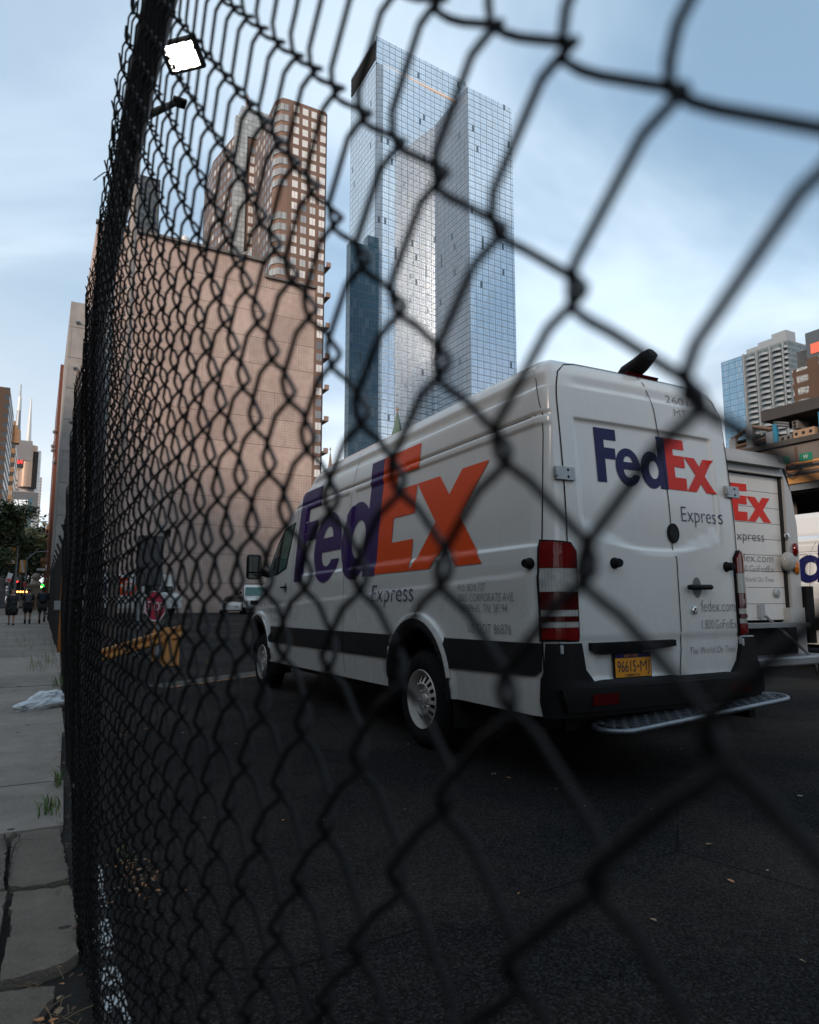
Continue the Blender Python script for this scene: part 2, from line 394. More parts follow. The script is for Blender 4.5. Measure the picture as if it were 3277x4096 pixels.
class Van:
    def __init__(s, k=1.0): s.k = k
    def rz(s, z): return z if z <= 1.35 else 1.35+(z-1.35)*s.k
    def yw(s, z): return lerp_tab(YW, z)
    def xr(s, Y, z): return -1.562+.03*Y*Y+(.036*((z-1.6)/.65)**1.5 if z > 1.6 else 0)+lerp_tab(INS, z)
    def corner(s, z): return min(.80, .93*s.yw(z)), -1.36+lerp_tab(INS, z)
    def raw(s, a, z, side=1):
        yw = s.yw(z); yc, xcc = s.corner(z); xf = lerp_tab(XF, z); xc = xf-.75
        if a <= 1.36:
            X = -a
            if X <= xc: X = max(X, xcc); return Vector((X, side*(yw+sdisp(X, z)), s.rz(z)))
            e = min(1, (X-xc)/1.0); ry = min(.6, .8*yw); t = e*math.pi/2
            if X-xc <= 1.0: return Vector((xc+.75*math.sin(t), side*(yw-ry+ry*math.cos(t)+sdisp(xc, z)*math.cos(t)), s.rz(z)))
            q = min(1, (X-xc-1.0)/.5); return Vector((xf, side*(yw-ry)*(1-q), s.rz(z)))
        if a <= 1.36+CL:
            t = (a-1.36)/CL*math.pi/2; xr = s.xr(yc, z)
            return Vector((xcc-(xcc-xr)*math.sin(t), side*(yc+(yw-yc)*math.cos(t)+sdisp(-1.36, z)*math.cos(t)), s.rz(z)))
        Y = .80-(a-1.36-CL); Yr = Y*yc/.80
        return Vector((s.xr(Yr, z)-rdisp(Yr, z), side*Yr, s.rz(z)))
    def P(s, a, z, off=0.0):
        p = s.raw(a, z)
        if not off: return p
        e = .004; u = s.raw(a+e, z)-s.raw(a-e, z); v = s.raw(a, z+e)-s.raw(a, z-e); n = v.cross(u)
        n = n.normalized() if n.length > 1e-12 else Vector((0, 1, 0))
        return p-n*off if n.dot(Vector((p.x-1.5, p.y, 0))) < 0 else p+n*off
    def side(s, a, z, off=0.0): return s.P(a, z, off)               # a = -X
    def rear(s, a, z, off=0.0): return s.P(1.36+CL+.80+a, z, off)   # a = -Y

def ell(cx, cy, rx, ry, t0, t1, n=28):
    return [(cx+rx*math.cos(R(t0+(t1-t0)*i/n)), cy+ry*math.sin(R(t0+(t1-t0)*i/n))) for i in range(n+1)]
def word_shapes():
    """the five heavy letters as outlines; cap height 1.09, overall length 3.95"""
    F = [[(0, 0), (.275, 0), (.275, .475), (.600, .475), (.600, .700), (.275, .700), (.275, .862), (.655, .862), (.655, 1.09), (0, 1.09)]]
    e_out = ell(.965, .352, .388, .387, -10, 350-0, 56)
    e = [[(1.352, .300)]+ell(.965, .352, .388, .387, -5, 337-2, 52)[0:53], ]
    # ring with a mouth at the lower right
    out = ell(.965, .352, .388, .387, -8, 338, 54); inner = [(1.115, .208)]+ell(.972, .262, .150, .125, -25, -150, 10)[1:]+[(.815, .300)]
    e = [out[::-1]+[(1.347, .300), (.815, .300)]+inner[::-1][1:]+[(1.345, .208)]]
    e = [[(1.347, .300)]+ell(.965, .352, .388, .387, 0, 338, 54)+[(1.115, .208)]+ell(.975, .275, .155, .135, -28, -160, 10)+[(.815, .300)],
         [(.828, .455), (1.112, .455)]+ell(.97, .455, .135, .125, 0, 180, 12)[1:-1]]
    th = math.degrees(math.acos((1.97-1.725)/.36))
    d = [[(1.97, 1.09), (2.24, 1.09), (2.24, -.018), (1.97, -.018)]+ell(1.725, .355, .36, .387, 360-th, th, 44)[0:],
         ell(1.79, .362, .160, .190, 0, 360, 28)[:-1]]
    d[0] = [(1.97, 1.09), (2.24, 1.09), (2.24, -.018), (1.97, -.018)]+ell(1.725, .355, .36, .387, -th, -(360-th), 44)
    E = [[(2.24, -.005), (2.895, -.005), (2.905, .262), (2.515, .262), (2.515, .485), (2.900, .485), (2.900, .735), (2.515, .735), (2.515, .875), (2.925, .875), (2.925, 1.09), (2.24, 1.09)]]
    x = [[(2.905, .735), (3.275, .735), (3.44, .560), (3.600, .737), (3.95, .737), (3.614, .368), (3.95, -.005), (3.606, -.005), (3.431, .185), (3.235, -.005), (2.898, -.005), (3.262, .365)]]
    return {'F': F, 'e': e, 'd': d, 'E': E, 'x': x}
WORD = word_shapes()
def wordmark(fn, parent, a0, z0, sx, sz, m1, m2, letters='FedEx', off=.0025, step=.05, tilt=0):
    for ch in letters:
        lp = [[(a0+p[0]*sx, z0+p[1]*sz+tilt*p[0]*sx) for p in loop] for loop in WORD[ch]]
        decal(lp, fn, 'letter', m1 if ch in 'Fed' else m2, parent, step=step, off=off)

def wheel(parent, X, Y, r=.385, name='wheel', side=1, wd=.24):
    e = bpy.data.objects.new(name, None); put(e, parent); e.location = (X, Y, r-.012); e.empty_display_size = .1
    M = Matrix.Rotation(-side*math.pi/2, 3, 'X')   # local +Z of the lathe -> outward
    w2 = wd/2
    prof = [(.218, w2-.035), (.226, w2-.010), (.240, w2-.002), (.285, w2+.004), (.325, w2-.004), (.352, w2-.022), (.368, w2-.045), (.378, w2-.062)]
    tread = []
    for h in np.linspace(w2-.062, -w2+.062, 13):
        i = len(tread); tread.append((.385 if i % 3 else .374, h))
    back = [(.36, -w2+.03), (.30, -w2+.0), (.22, -w2+.03)]
    sk = r/.385
    tb = MB(); tb.lathe([(a*sk, h) for a, h in prof+tread+back], 64, 0, M)
    # tread blocks on the shoulder
    for j in range(48):
        a = 2*math.pi*j/48; c = M @ Vector((.377*sk*math.cos(a), .377*sk*math.sin(a), w2-.055)); q = Matrix.Rotation(a, 3, 'Z')
        tb.box(c, (.014, .030, .030), 0, M=M @ q)
    tb.build('tyre', M_RUBBER, e, smooth=True, angle=40)
    rb = MB()
    n = 64
    prof = [(.226, w2-.006), (.222, w2+.001), (.212, w2-.004), (.206, w2-.030), (.200, w2-.052), (.190, w2-.060), (.176, w2-.040), (.150, w2-.026), (.128, w2-.014), (.118, w2-.008), (.108, w2-.016), (.094, w2-.044), (.070, w2-.052), (.045, w2-.052), (.040, w2-.030), (.034, w2-.026), (.001, w2-.026)]
    rb.lathe([(a*sk, h) for a, h in prof], n, 0, M, skip=lambda i, j: i in (6, 7) and j % 4 in (0, 1))
    rb.lathe([(.200*sk, w2-.06), (.19*sk, -w2+.02)], n, 0, M)
    hb = MB(); hb.lathe([(.19*sk, w2-.10), (.001, w2-.10)], 24, 0, M); hb.build('brake_drum', M_GAP, e)
    for j in range(6):
        a = math.pi/3*j+.2; c = M @ Vector((.072*sk*math.cos(a), .072*sk*math.sin(a), w2-.052))
        Mt = M.to_4x4(); rb.lathe([(.013, 0), (.013, .022), (.008, .028), (.001, .028)], 8, 1, Matrix.Translation(c) @ Mt)
    rb.build('rim', [M_RIM, M_CHROME], e, smooth=True, angle=50)
    return e

def van_body(V, root):
    zs = sorted(set([round(z, 4) for z in list(np.arange(.43, .66, .03))+list(np.arange(.64, .90, .02))+list(np.arange(.90, 1.40, .0165))+[1.437, 1.447, 1.457, 1.467, 1.477]+list(np.arange(1.50, 2.20, .05))+[2.22, 2.228, 2.24, 2.25, 2.258, 2.275, 2.285, 2.289, 2.297, 2.301, 2.309, 2.313, 2.321, 2.34, 2.40, 2.45, 2.485, 2.491, 2.497, 2.503, 2.51, 2.53, 2.54, 2.56, 2.58, 2.60, 2.62, 2.64, 2.66, 2.68, 2.70, 2.715, 2.735, 2.75, 2.765, 2.78, 2.80, 2.815, 2.828, 2.838, 2.845, .775-.0]+[.61, .86]]))
    # columns: (kind, value)
    ys = sorted(set([round(y, 3) for y in list(np.arange(-.80, .801, .04))+[.775, -.775, -.15, .70, -.70, .645, .66, .63, -.63, -.645, -.66, .615, -.615]]), reverse=True)
    xs = sorted(set([round(x, 3) for x in list(np.arange(-1.36, 2.6, .045))+[-1.40+.01, -1.385, -1.37, 1.43, 1.445, 1.46, 1.57, 1.585, 1.6]+[-.53+i*.0212 for i in range(51)]]))
    cols = [('r', y) for y in ys]
    left = [('c', t) for t in np.linspace(1, 0, 9)[1:-1]]+[('s', x) for x in xs]+[('f', t) for t in np.linspace(0, 1, 64)]+[('n', t) for t in np.linspace(0, 1, 18)[1:]]+[('m', t) for t in (.33, .66, 1.0)]
    def pt(c, z, side):
        k, v = c
        xf = lerp_tab(XF, z); xc = xf-.75
        if k == 'r': return V.raw(1.36+CL+.80-v, z, 1)
        if k == 'c': return V.raw(1.36+CL*v, z, side)
        if k == 's': return V.raw(-min(v, xc), z, side)
        if k == 'f': x0 = min(2.6, xc); return V.raw(-(x0+(xc-x0)*v), z, side)
        if k == 'n': return V.raw(-(xc+v*.999), z, side)
        return V.raw(-(xc+1.0+.5*v), z, side)
    order = [(c, 1) for c in cols[::-1]]+[(c, 1) for c in left]+[(c, -1) for c in left[::-1][1:]]
    # rear runs right to left, then the left side to the nose, then the right side back
    grid = [[pt(c, z, sd) for c, sd in order] for z in zs]
    nC = len(order); reg = {}
    def region(p, q):
        x, y, z = p; zd = q
        if -.80 < y < .775 and .61 < zd < 2.70 and x < -1.42: return 'ldoor' if y > -.15 else 'rdoor'
        return 'body'
    for i in range(len(zs)-1):
        for j in range(nC):
            j2 = (j+1) % nC; c = (grid[i][j]+grid[i][j2]+grid[i+1][j]+grid[i+1][j2])/4; zd = (zs[i]+zs[i+1])/2
            if abs(c.y) > .80 and (math.hypot(c.x, c.z-.51) < .435 or math.hypot(c.x-WB, c.z-.51) < .435): continue
            if abs(c.y) > .80 and c.z < .50 and (abs(c.x) < .44 or abs(c.x-WB) < .44): continue
            reg.setdefault(region(c, zd), []).append((i, j, j2))
    objs = {}
    for nm, fl in reg.items():
        idx = {}; vs = []; fs = []; ms = []
        def gi(i, j):
            if (i, j) not in idx: idx[(i, j)] = len(vs); vs.append(grid[i][j])
            return idx[(i, j)]
        for i, j, j2 in fl:
            fs.append((gi(i, j), gi(i, j2), gi(i+1, j2), gi(i+1, j)))
            c = (grid[i][j]+grid[i+1][j2])/2; zd = zs[i]
            ms.append(1 if (c.x > 4.0 and 1.42 < zd < 2.12 and abs(c.y) < .74) else 0)
        mb = MB(); mb.add(vs, fs); mb.m = ms
        name = {'body': 'body', 'ldoor': 'rear_door', 'rdoor': 'rear_door'}[nm]
        objs[nm] = mb.build(name, [M_WHITE, M_GLASS], root, smooth=True, angle=60)
    return objs

def thick_patch(V, fn, loops, name, mat, parent, off=.0, th=.012, step=.06): return decal(loops, fn, name, mat, parent, step=step, off=off, thick=th)
def arc_ring(x0, z0, r0, r1, t0=0, t1=180, n=30):
    # annulus in (a, z); a = -X
    return [[(-(x0)+r1*math.cos(R(t)), z0+r1*math.sin(R(t))) for t in np.linspace(t0, t1, n)]+[(-(x0)+r0*math.cos(R(t)), z0+r0*math.sin(R(t))) for t in np.linspace(t1, t0, n)]]

def build_van(root, k=1.0, full=True, word=None):
    V = Van(k); o = van_body(V, root); body = o['body']; LD = o['ldoor']; RD = o['rdoor']
    S, RR = V.side, V.rear
    mirror = lambda fn: (lambda a, z, off=0.0: Vector((1, -1, 1))*fn(a, z, off) if False else Vector((lambda p: (p.x, -p.y, p.z))(fn(a, z, off))))
    SR = mirror(S)
    for fn in (S, SR):
        # rubbing strips, sill trims and arch mouldings
        thick_patch(V, fn, [[(-3.93, .652), (-3.16, .652), (-3.16, .853), (-3.90, .853)]], 'rubbing_strip', M_BAND, root, -.004, .018)
        thick_patch(V, fn, [[(-3.145, .652), (-1.535, .652), (-1.535, .853), (-3.145, .853)]], 'rubbing_strip', M_BAND, root, -.004, .018)
        thick_patch(V, fn, [[(-1.52, .652), (-.47, .652), (-.40, .853), (-1.52, .853)]], 'rubbing_strip', M_BAND, root, -.004, .018)
        thick_patch(V, fn, [[(.40, .858), (.47, .645), (1.415, .668), (1.445, .70), (1.455, .862)]], 'rubbing_strip', M_BAND, root, -.004, .018)
        for x0 in (0, WB):
            thick_patch(V, fn, arc_ring(x0, .51, .395, .485, -12, 192), 'arch_moulding', M_BAND, root, .0, .022, .05)
            thick_patch(V, fn, arc_ring(x0, .51, .487, .512, 8, 172), 'arch_lip', M_WHITE, root, .004, .016, .05)
    ribbon([(-4.0, .425), (-.50, .435)], .03, S, 'sill_edge', M_WHITE, root, .014)
    ub = MB(); ub.box((1.7, 0, .43), (6.2, 1.72, .16)); ub.box((-1.2, 0, .40), (.5, 1.5, .14))
    ub.tube([(-1.5, .45, .33), (-1.2, .5, .36), (.4, .55, .34)], .035, 8); ub.tube([(0, -.85, .37), (0, .85, .37)], .05, 8)
    ub.tube([(0, -.2, .37), (0, 0, .36), (0, .2, .37)], .13, 10)
    ub.build('underbody', M_BLACKPL, root)
    for x0 in (0, WB):
        for sd in (1, -1):
            wl = MB(); pr = []
            n = 18; vs = []
            for i in range(n+1):
                t = math.pi*i/n*1.16-.08*math.pi
                for y in (.955, .60): vs.append((x0+.44*math.cos(t), sd*y, .51+.44*math.sin(t)))
            fs = [(2*i, 2*i+1, 2*i+3, 2*i+2) for i in range(n)]
            wl.add(vs, fs); wl.add([vs[2*i+1] for i in range(n+1)], [tuple(range(n+1))])
            wl.build('wheel_housing', M_BLACKPL, root)
            wheel(root, x0, sd*.835, side=sd)
    # mud flaps
    for sd in (1, -1):
        fb = MB(); fb.box((-.50, sd*.84, .40), (.02, .25, .34), M=Matrix.Rotation(.12, 3, 'Y')); fb.build('mud_flap', M_BLACKPL, root)
        fb = MB(); fb.box((WB-.50, sd*.84, .40), (.02, .25, .28), M=Matrix.Rotation(.1, 3, 'Y')); fb.build('mud_flap', M_BLACKPL, root)
    # panel gaps on the left side
    for pts in ([(-3.15, .44), (-3.15, 2.26)], [(-1.525, .44), (-1.525, 2.30), (-1.45, 2.55), (-1.45, 2.70)], [(-4.21, .96), (-4.21, 1.30)], [(1.455, .50), (1.455, 1.50), (1.455, 2.30), (1.40, 2.49), (1.36, 2.62), (1.35, 2.70)]):
        ribbon(pts, .007, S, 'panel_gap', M_GAP, body, .0022)
    ribbon([(-3.3, 2.305), (1.45, 2.305)], .006, S, 'panel_gap', M_GAP, body, .0005)
    ribbon([(-3.05, .958), (-3.05, 1.012), (-2.95, 1.012), (-2.95, .958)], .005, S, 'filler_flap', M_GREYTXT, body, .002, closed=True)
    # cab door glass
    gl = [(-4.22, 1.475), (-3.72, 1.50), (-3.38, 1.565), (-3.20, 2.13), (-3.62, 2.075), (-3.98, 1.80)]
    decal([gl], S, 'window_frame', M_BLACKPL, body, .06, .003)
    decal([[(-3.68, 1.53), (-3.41, 1.585), (-3.235, 2.10), (-3.58, 2.055)]], S, 'door_window', M_GREENGL, root, .08, .006)
    decal([[(-4.12, 1.50), (-3.76, 1.525), (-3.70, 1.94), (-3.98, 1.77)]], S, 'door_window', M_GLASS, root, .08, .006)
    hb = MB(); hb.tube([S(-3.46, 1.335, .01), S(-3.44, 1.335, .035), S(-3.32, 1.33, .035), S(-3.30, 1.33, .01)], .012, 8); hb.build('door_handle', M_BLACKPL, root, smooth=True)
    decal([ell(-3.36, 1.33, .045, .06, 0, 360, 20)[:-1]], S, 'handle_cup', M_GREYTXT, body, .1, .003)
    # mirrors
    for sd in (1, -1):
        mb = MB(); mb.box((0, 0, 0), (.11, .20, .33)); q = mb.build('mirror_housing', M_BLACKPL, root)
        q.location = (4.22, sd*1.13, 1.625); bevel(q, .045, 4)
        mb = MB(); mb.box((0, 0, .035), (.006, .165, .20)); mb.box((0, 0, -.12), (.006, .165, .065)); g = mb.build('mirror_glass', M_GLASS, q); g.location = (-.057, 0, 0)
        mb = MB(); mb.tube([(4.22, sd*1.06, 1.57), (4.25, sd*.93, 1.53), (4.27, sd*.86, 1.52)], [.05, .045, .06], 10); mb.build('mirror_arm', M_BLACKPL, root, smooth=True)
    # front lights and grille (seen from the front only)
    for sd in (1, -1):
        mb = MB(); mb.box((5.26, sd*.62, .98), (.10, .34, .26)); q = mb.build('headlight', M_CLEAR, root); bevel(q, .03, 3)
    mb = MB(); mb.box((5.36, 0, .95), (.03, .8, .22)); mb.box((5.35, 0, .55), (.06, 1.5, .22)); mb.build('grille', M_BLACKPL, root)
    # tail lights: wrap round the corner, divided in bands
    for fn, a1 in ((S, 1.655), (mirror(S), 1.60)):
        e = bpy.data.objects.new('tail_light', None); put(e, root)
        a0 = 1.455
        def band(z0, z1, m, nm, aa=a0, ab=a1, th=.028):
            c = .0
            decal([[(aa, z0), (ab, z0), (ab+.0, z1), (aa, z1)]], fn, nm, m, e, .03, -.004, th)
        decal([[(a0-.012, .872), (a1+.012, .872), (a1+.012, 1.42), (a1-.03, 1.475), (a0-.012, 1.490)]], fn, 'surround', M_BLACKPL, e, .03, -.004, .018)
        decal([[(a0, 1.315), (a1, 1.315), (a1, 1.415), (a1-.04, 1.462), (a0, 1.478)]], fn, 'red_lamp', M_REDLENS, e, .03, -.004, .030)
        band(1.170, 1.312, M_CLEAR, 'reversing_lamp'); band(1.062, 1.167, M_DARKRED, 'red_lamp'); band(1.022, 1.060, M_CLEAR, 'lamp_strip', th=.024)
        band(.992, 1.020, M_DARKRED, 'red_lamp', th=.03); band(.955, .990, M_CLEAR, 'lamp_strip', th=.024); band(.885, .953, M_REDLENS, 'red_lamp')
    # rear bumper
    bl = [[(1.47, .86), (1.46, .70), (1.445, .655), (1.435, .52), (1.445, .425), (2.38, .425), (3.36, .425), (3.375, .50), (3.36, .655), (3.33, .70), (3.31, .86), (3.17, .86), (3.12, .70), (3.05, .625), (2.95, .612), (1.83, .612), (1.76, .63), (1.70, .70), (1.675, .86)]]
    decal(bl, S, 'rear_bumper', M_BLACKPL, root, .04, .002, .03)
    decal([[(1.54, .465), (3.24, .465), (3.26, .598), (1.52, .598)]], lambda a, z, off=0.0: S(a, z, off+.02*sm(z, .40, .57)), 'bumper_bar', M_BLACKPL, root, .04, .03, .05)
    for aa in (1.675, 2.90):
        decal([[(aa, .50), (aa+.20, .50), (aa+.20, .565), (aa, .565)]], S, 'reflector', M_DARKRED, root, .05, .09, .012)
    # rear doors: gaps, hinges, latch, handle, plate
    ribbon([(-.775, 1.40), (-.775, 2.50), (-.755, 2.60), (-.70, 2.67), (-.60, 2.70), (.60, 2.70), (.72, 2.67), (.785, 2.60), (.815, 2.50), (.815, 1.40)], .010, RR, 'door_gap', M_GAP, body, .004)
    ribbon([(.145, .62), (.17, .80), (.17, 1.00), (.168, 1.40), (.15, 1.46), (.15, 1.80), (.12, 2.26), (.095, 2.30), (.085, 2.45), (.03, 2.69)], .008, RR, 'door_gap', M_GAP, LD, .004)
    for a, z in ((-.772, 1.905), (-.785, .825), (.815, 1.905), (.86, .825)):
        dr = 1 if a < 0 else -1
        h = MB()
        p = RR(a, z, .012); n = (RR(a, z, .1)-RR(a, z, 0)).normalized(); q = n.to_track_quat('Y', 'Z').to_matrix()
        h.box((0, 0, 0), (.15, .022, .085), M=q); h.box(q @ Vector((.075, .012, 0)), (.02, .03, .05), M=q)
        for dz in (-.022, .022): h.box(q @ Vector((-.02, .0115, dz)), (.016, .004, .016), 1, M=q)
        hh = h.build('hinge', [M_HINGE, M_GAP], root, loc=p); bevel(hh, .004, 2)
    decal([ell(.165, 1.572, .058, .068, 0, 360, 24)[:-1]], RR, 'latch_cup', M_BLACKPL, RD, .1, .004, .006)
    decal([ell(.165, 1.572, .040, .050, 0, 360, 20)[:-1]], RR, 'latch', M_GAP, RD, .1, .010, .004)
    def knob(fn, a, z, par, nm='door_stop', r=.032):
        p = fn(a, z, 0); n = (fn(a, z, .1)-p).normalized(); q = n.to_track_quat('Z', 'Y').to_matrix().to_4x4()
        k = MB(); k.lathe([(r*1.15, 0), (r*1.15, .006), (r, .012), (r*.85, .05), (r*.7, .058), (.001, .058)], 20, 0, Matrix.Translation(p) @ q); k.build(nm, M_BLACKPL, par, smooth=True, angle=40)
    knob(RR, -.40, 1.353, LD); knob(RR, .69, 1.355, RD); knob(S, 1.40, 1.345, root, 'door_stop')
    decal([ell(.355, 1.205, .045, .07, 0, 360, 24)[:-1]], RR, 'handle_cup', M_GREYTXT, RD, .1, .003)
    hb = MB(); hb.tube([RR(.23, 1.205, .03), RR(.25, 1.205, .04), RR(.45, 1.207, .04), RR(.47, 1.207, .03)], [.014, .019, .019, .014], 10); hb.build('door_handle', M_BLACKPL, RD, smooth=True)
    p = RR(.307, 1.05, 0); n = (RR(.307, 1.05, .1)-p).normalized(); q = n.to_track_quat('Z', 'Y').to_matrix().to_4x4()
    k = MB(); k.lathe([(.028, 0), (.026, .014), (.018, .018), (.016, .012), (.001, .012)], 20, 0, Matrix.Translation(p) @ q); k.build('lock', M_CHROME, RD, smooth=True, angle=40)
    decal([[(-.63, .812), (.09, .822), (.09, .862), (-.63, .858)]], RR, 'grip_bar', M_BLACKPL, LD, .05, .0, .035)
    for dx in (-.61, .05): pass
    # number plate
    PXX = RR(-.27, .70, 0).x-.012
    def plate_fn(a, z, off=0.0): return Vector((PXX-off, -a, z))
    PX0, PX1, PZ0, PZ1 = -.430, -.105, .628, .790
    decal([[(PX0, PZ0), (PX1, PZ0), (PX1, PZ1), (PX0, PZ1)]], plate_fn, 'plate_frame', M_BLACKPL, LD, .2, 0, .008)
    t = NT('plate_amber'); t.base((.62, .24, .012)).rough(.4); M_PLATE = t.m
    pl = decal([[(PX0+.008, PZ0+.010), (PX1-.008, PZ0+.010), (PX1-.008, PZ1-.034), (PX0+.008, PZ1-.034)]], plate_fn, 'number_plate', M_PLATE, root, .2, .009, .002)
    decal([[(PX0+.008, PZ1-.033), (PX1-.008, PZ1-.033), (PX1-.008, PZ1-.006), (PX0+.008, PZ1-.006)]], plate_fn, 'plate_header', M_NAVY, pl, .2, .009, .002)
    M_PT = plain('plate_ink', (.012, .014, .03), .5)
    M_PA = plain('plate_orange_text', (.5, .2, .02), .5)
    if full:
        text('96615', plate_fn, 'plate_text', M_PT, pl, PX0+.024, PZ0+.042, .070, .160, thin=-.004, off=.0125)
        text('MJ', plate_fn, 'plate_text', M_PT, pl, PX0+.222, PZ0+.042, .070, .080, thin=.004, off=.0125)
        decal([[(PX0+.190, PZ0+.066), (PX0+.214, PZ0+.070), (PX0+.206, PZ0+.088), (PX0+.198, PZ0+.078)]], plate_fn, 'plate_emblem', M_PT, pl, .2, .0125)
        text('NEW YORK', plate_fn, 'plate_text', M_PA, pl, PX0+.085, PZ1-.027, .016, .12, thin=0, off=.0125)
        text('COMMERCIAL', plate_fn, 'plate_text', M_PT, pl, PX0+.085, PZ0+.014, .016, .135, thin=-.002, off=.0125)
    # third brake light and the black camera pod on the roof edge
    decal([[(-.04, 2.712), (.32, 2.712), (.30, 2.725), (-.02, 2.725)]], RR, 'brake_light', M_DARKRED, root, .04, .0, .025)
    cp = MB(); n = 14; segs = []
    c0 = RR(.125, 2.74, .0); 
    pts = [c0+Vector((.10, 0, .0)), c0+Vector((.02, .01, .035)), c0+Vector((-.07, .0, .075)), c0+Vector((-.14, -.005, .115)), c0+Vector((-.18, -.01, .135))]
    cp.tube(pts, [.06, .07, .062, .052, .04], 16)
    q = cp.build('rear_camera', M_BLACKPL, root, smooth=True, angle=60)
    # stretch across the van so that it reads as a wide pod
    for v in q.data.vertices: v.co.y = c0.y+(v.co.y-c0.y)*1.25; v.co.z = c0.z+(v.co.z-c0.z)*.92
    if full:
        # rear step: tube rim with slotted tread
        st = bpy.data.objects.new('rear_step', None); put(st, root)
        x0, x1, y0, y1, zz = -1.80, -1.50, .66, -.99, .398; rr = .14; loop = []
        for cx_, cy_, t0 in ((x1-rr, y0-rr, 0), (x0+rr, y0-rr, 90), (x0+rr, y1+rr, 180), (x1-rr, y1+rr, 270)):
            for i in range(7): t = R(t0+15*i); loop.append((cx_+rr*math.cos(t), cy_+rr*math.sin(t), zz-.058*(cy_+rr*math.sin(t))))
        mb = MB(); mb.tube(loop, .017, 10, closed=True); mb.build('step_rim', M_GALV, st, smooth=True)
        mb = MB(); nx = 34
        for i in range(nx):
            y = y1+.07+(y0-y1-.14)*i/(nx-1); ins = .11 if i in (0, nx-1) else (.05 if i in (1, nx-2) else .02)
            mb.box(((x0+x1)/2, y, zz+.010-.058*y), (x1-x0-2*ins, .020, .012))
            if i < nx-1:
                for j, xx in enumerate(np.linspace(x0+.05, x1-.05, 5)):
                    if (i+j) % 2 == 0: mb.box((xx, y+.0225, zz+.010-.058*y), (.030, .026, .010))
        for xx in (x0+.03, x1-.03): mb.box((xx, (y0+y1)/2, zz+.004-.058*(y0+y1)/2), (.035, y0-y1-.2, .008), M=Matrix.Rotation(-.058, 3, 'X'))
        mb.build('step_tread', M_GALV, st)
        for y in (.35, -.65): mb = MB(); mb.box((-1.50, y, .36), (.40, .06, .05)); mb.tube([(-1.45, y, .36), (-1.2, y*.9, .42)], .03, 8); mb.build('step_bracket', M_BLACKPL, st)
    # lettering
    if full:
        wordmark(S, body, -3.050, 1.382, 1.0, .985, M_PURPLE, M_ORANGE, off=.006, step=.0242)
        text('Express', S, 'lettering', M_NAVYTXT, body, -.86, 1.13, .155, .80, .12, .014, off=.006)
        text('P.O. BOX 727', S, 'lettering', M_GREYTXT, body, .615, 1.190, .052, .34, .2, .014, off=.006)
        text('2005 CORPORATE AVE.', S, 'lettering', M_GREYTXT, body, .605, 1.118, .056, .66, .2, .016, off=.006)
        text('MEMPHIS, TN 38194', S, 'lettering', M_GREYTXT, body, .610, 1.045, .056, .575, .2, .016, off=.006)
        text('US DOT 86876', S, 'lettering', M_GREYTXT, body, .72, .905, .066, .50, 0, .016, off=.006)
        text('fedex.com', S, 'lettering', M_GREYTXT, body, -3.98, 1.13, .085, .52, 0, .016, off=.006)
        text('1.800.GoFedEx', S, 'lettering', M_GREYTXT, body, -4.0, 1.02, .072, .60, 0, .016, off=.006)
        text('The World On Time', S, 'lettering', M_GREYTXT, body, -3.92, .915, .045, .45, .2, .016, off=.006)
        wordmark(RR, LD, -.482, 1.882, .289, .338, M_NAVY, M_RED, 'Fed', .0035)
        wordmark(RR, RD, -.482, 1.882, .289, .338, M_NAVY, M_RED, 'Ex', .0035)
        text('Express', RR, 'lettering', M_NAVYTXT, RD, .265, 1.660, .110, .42, 0, .014, off=.004)
        text('fedex.com', RR, 'lettering', M_GREYTXT, RD, .385, 1.04, .080, .37, 0, .016, off=.004)
        text('1.800.GoFedEx', RR, 'lettering', M_GREYTXT, RD, .382, .922, .066, .375, 0, .016, off=.004)
        text('The World On Time', RR, 'lettering', M_GREYTXT, RD, .257, .758, .047, .48, .2, .016, off=.004)
        text('2601', RR, 'lettering', M_GREYTXT, RD, .245, 2.52, .06, .24, 0, .02, off=.004)
        text('MT', RR, 'lettering', M_GREYTXT, RD, .295, 2.42, .06, .13, 0, .02, off=.004)
    elif word:
        a0, z0, sx, sz = word; wordmark(S, body, a0, z0, sx, sz, M_NAVY, M_NAVY, off=.014)
    return V

van = thing('delivery_van', 'white high-roofed delivery van with large purple and orange lettering, parked nearest behind the fence', 'van', Vector((.931, 5.914, 0)), rot=(0, .012, R(90)+R(28.25)), group='white delivery vehicles parked in the lot')
build_van(van)
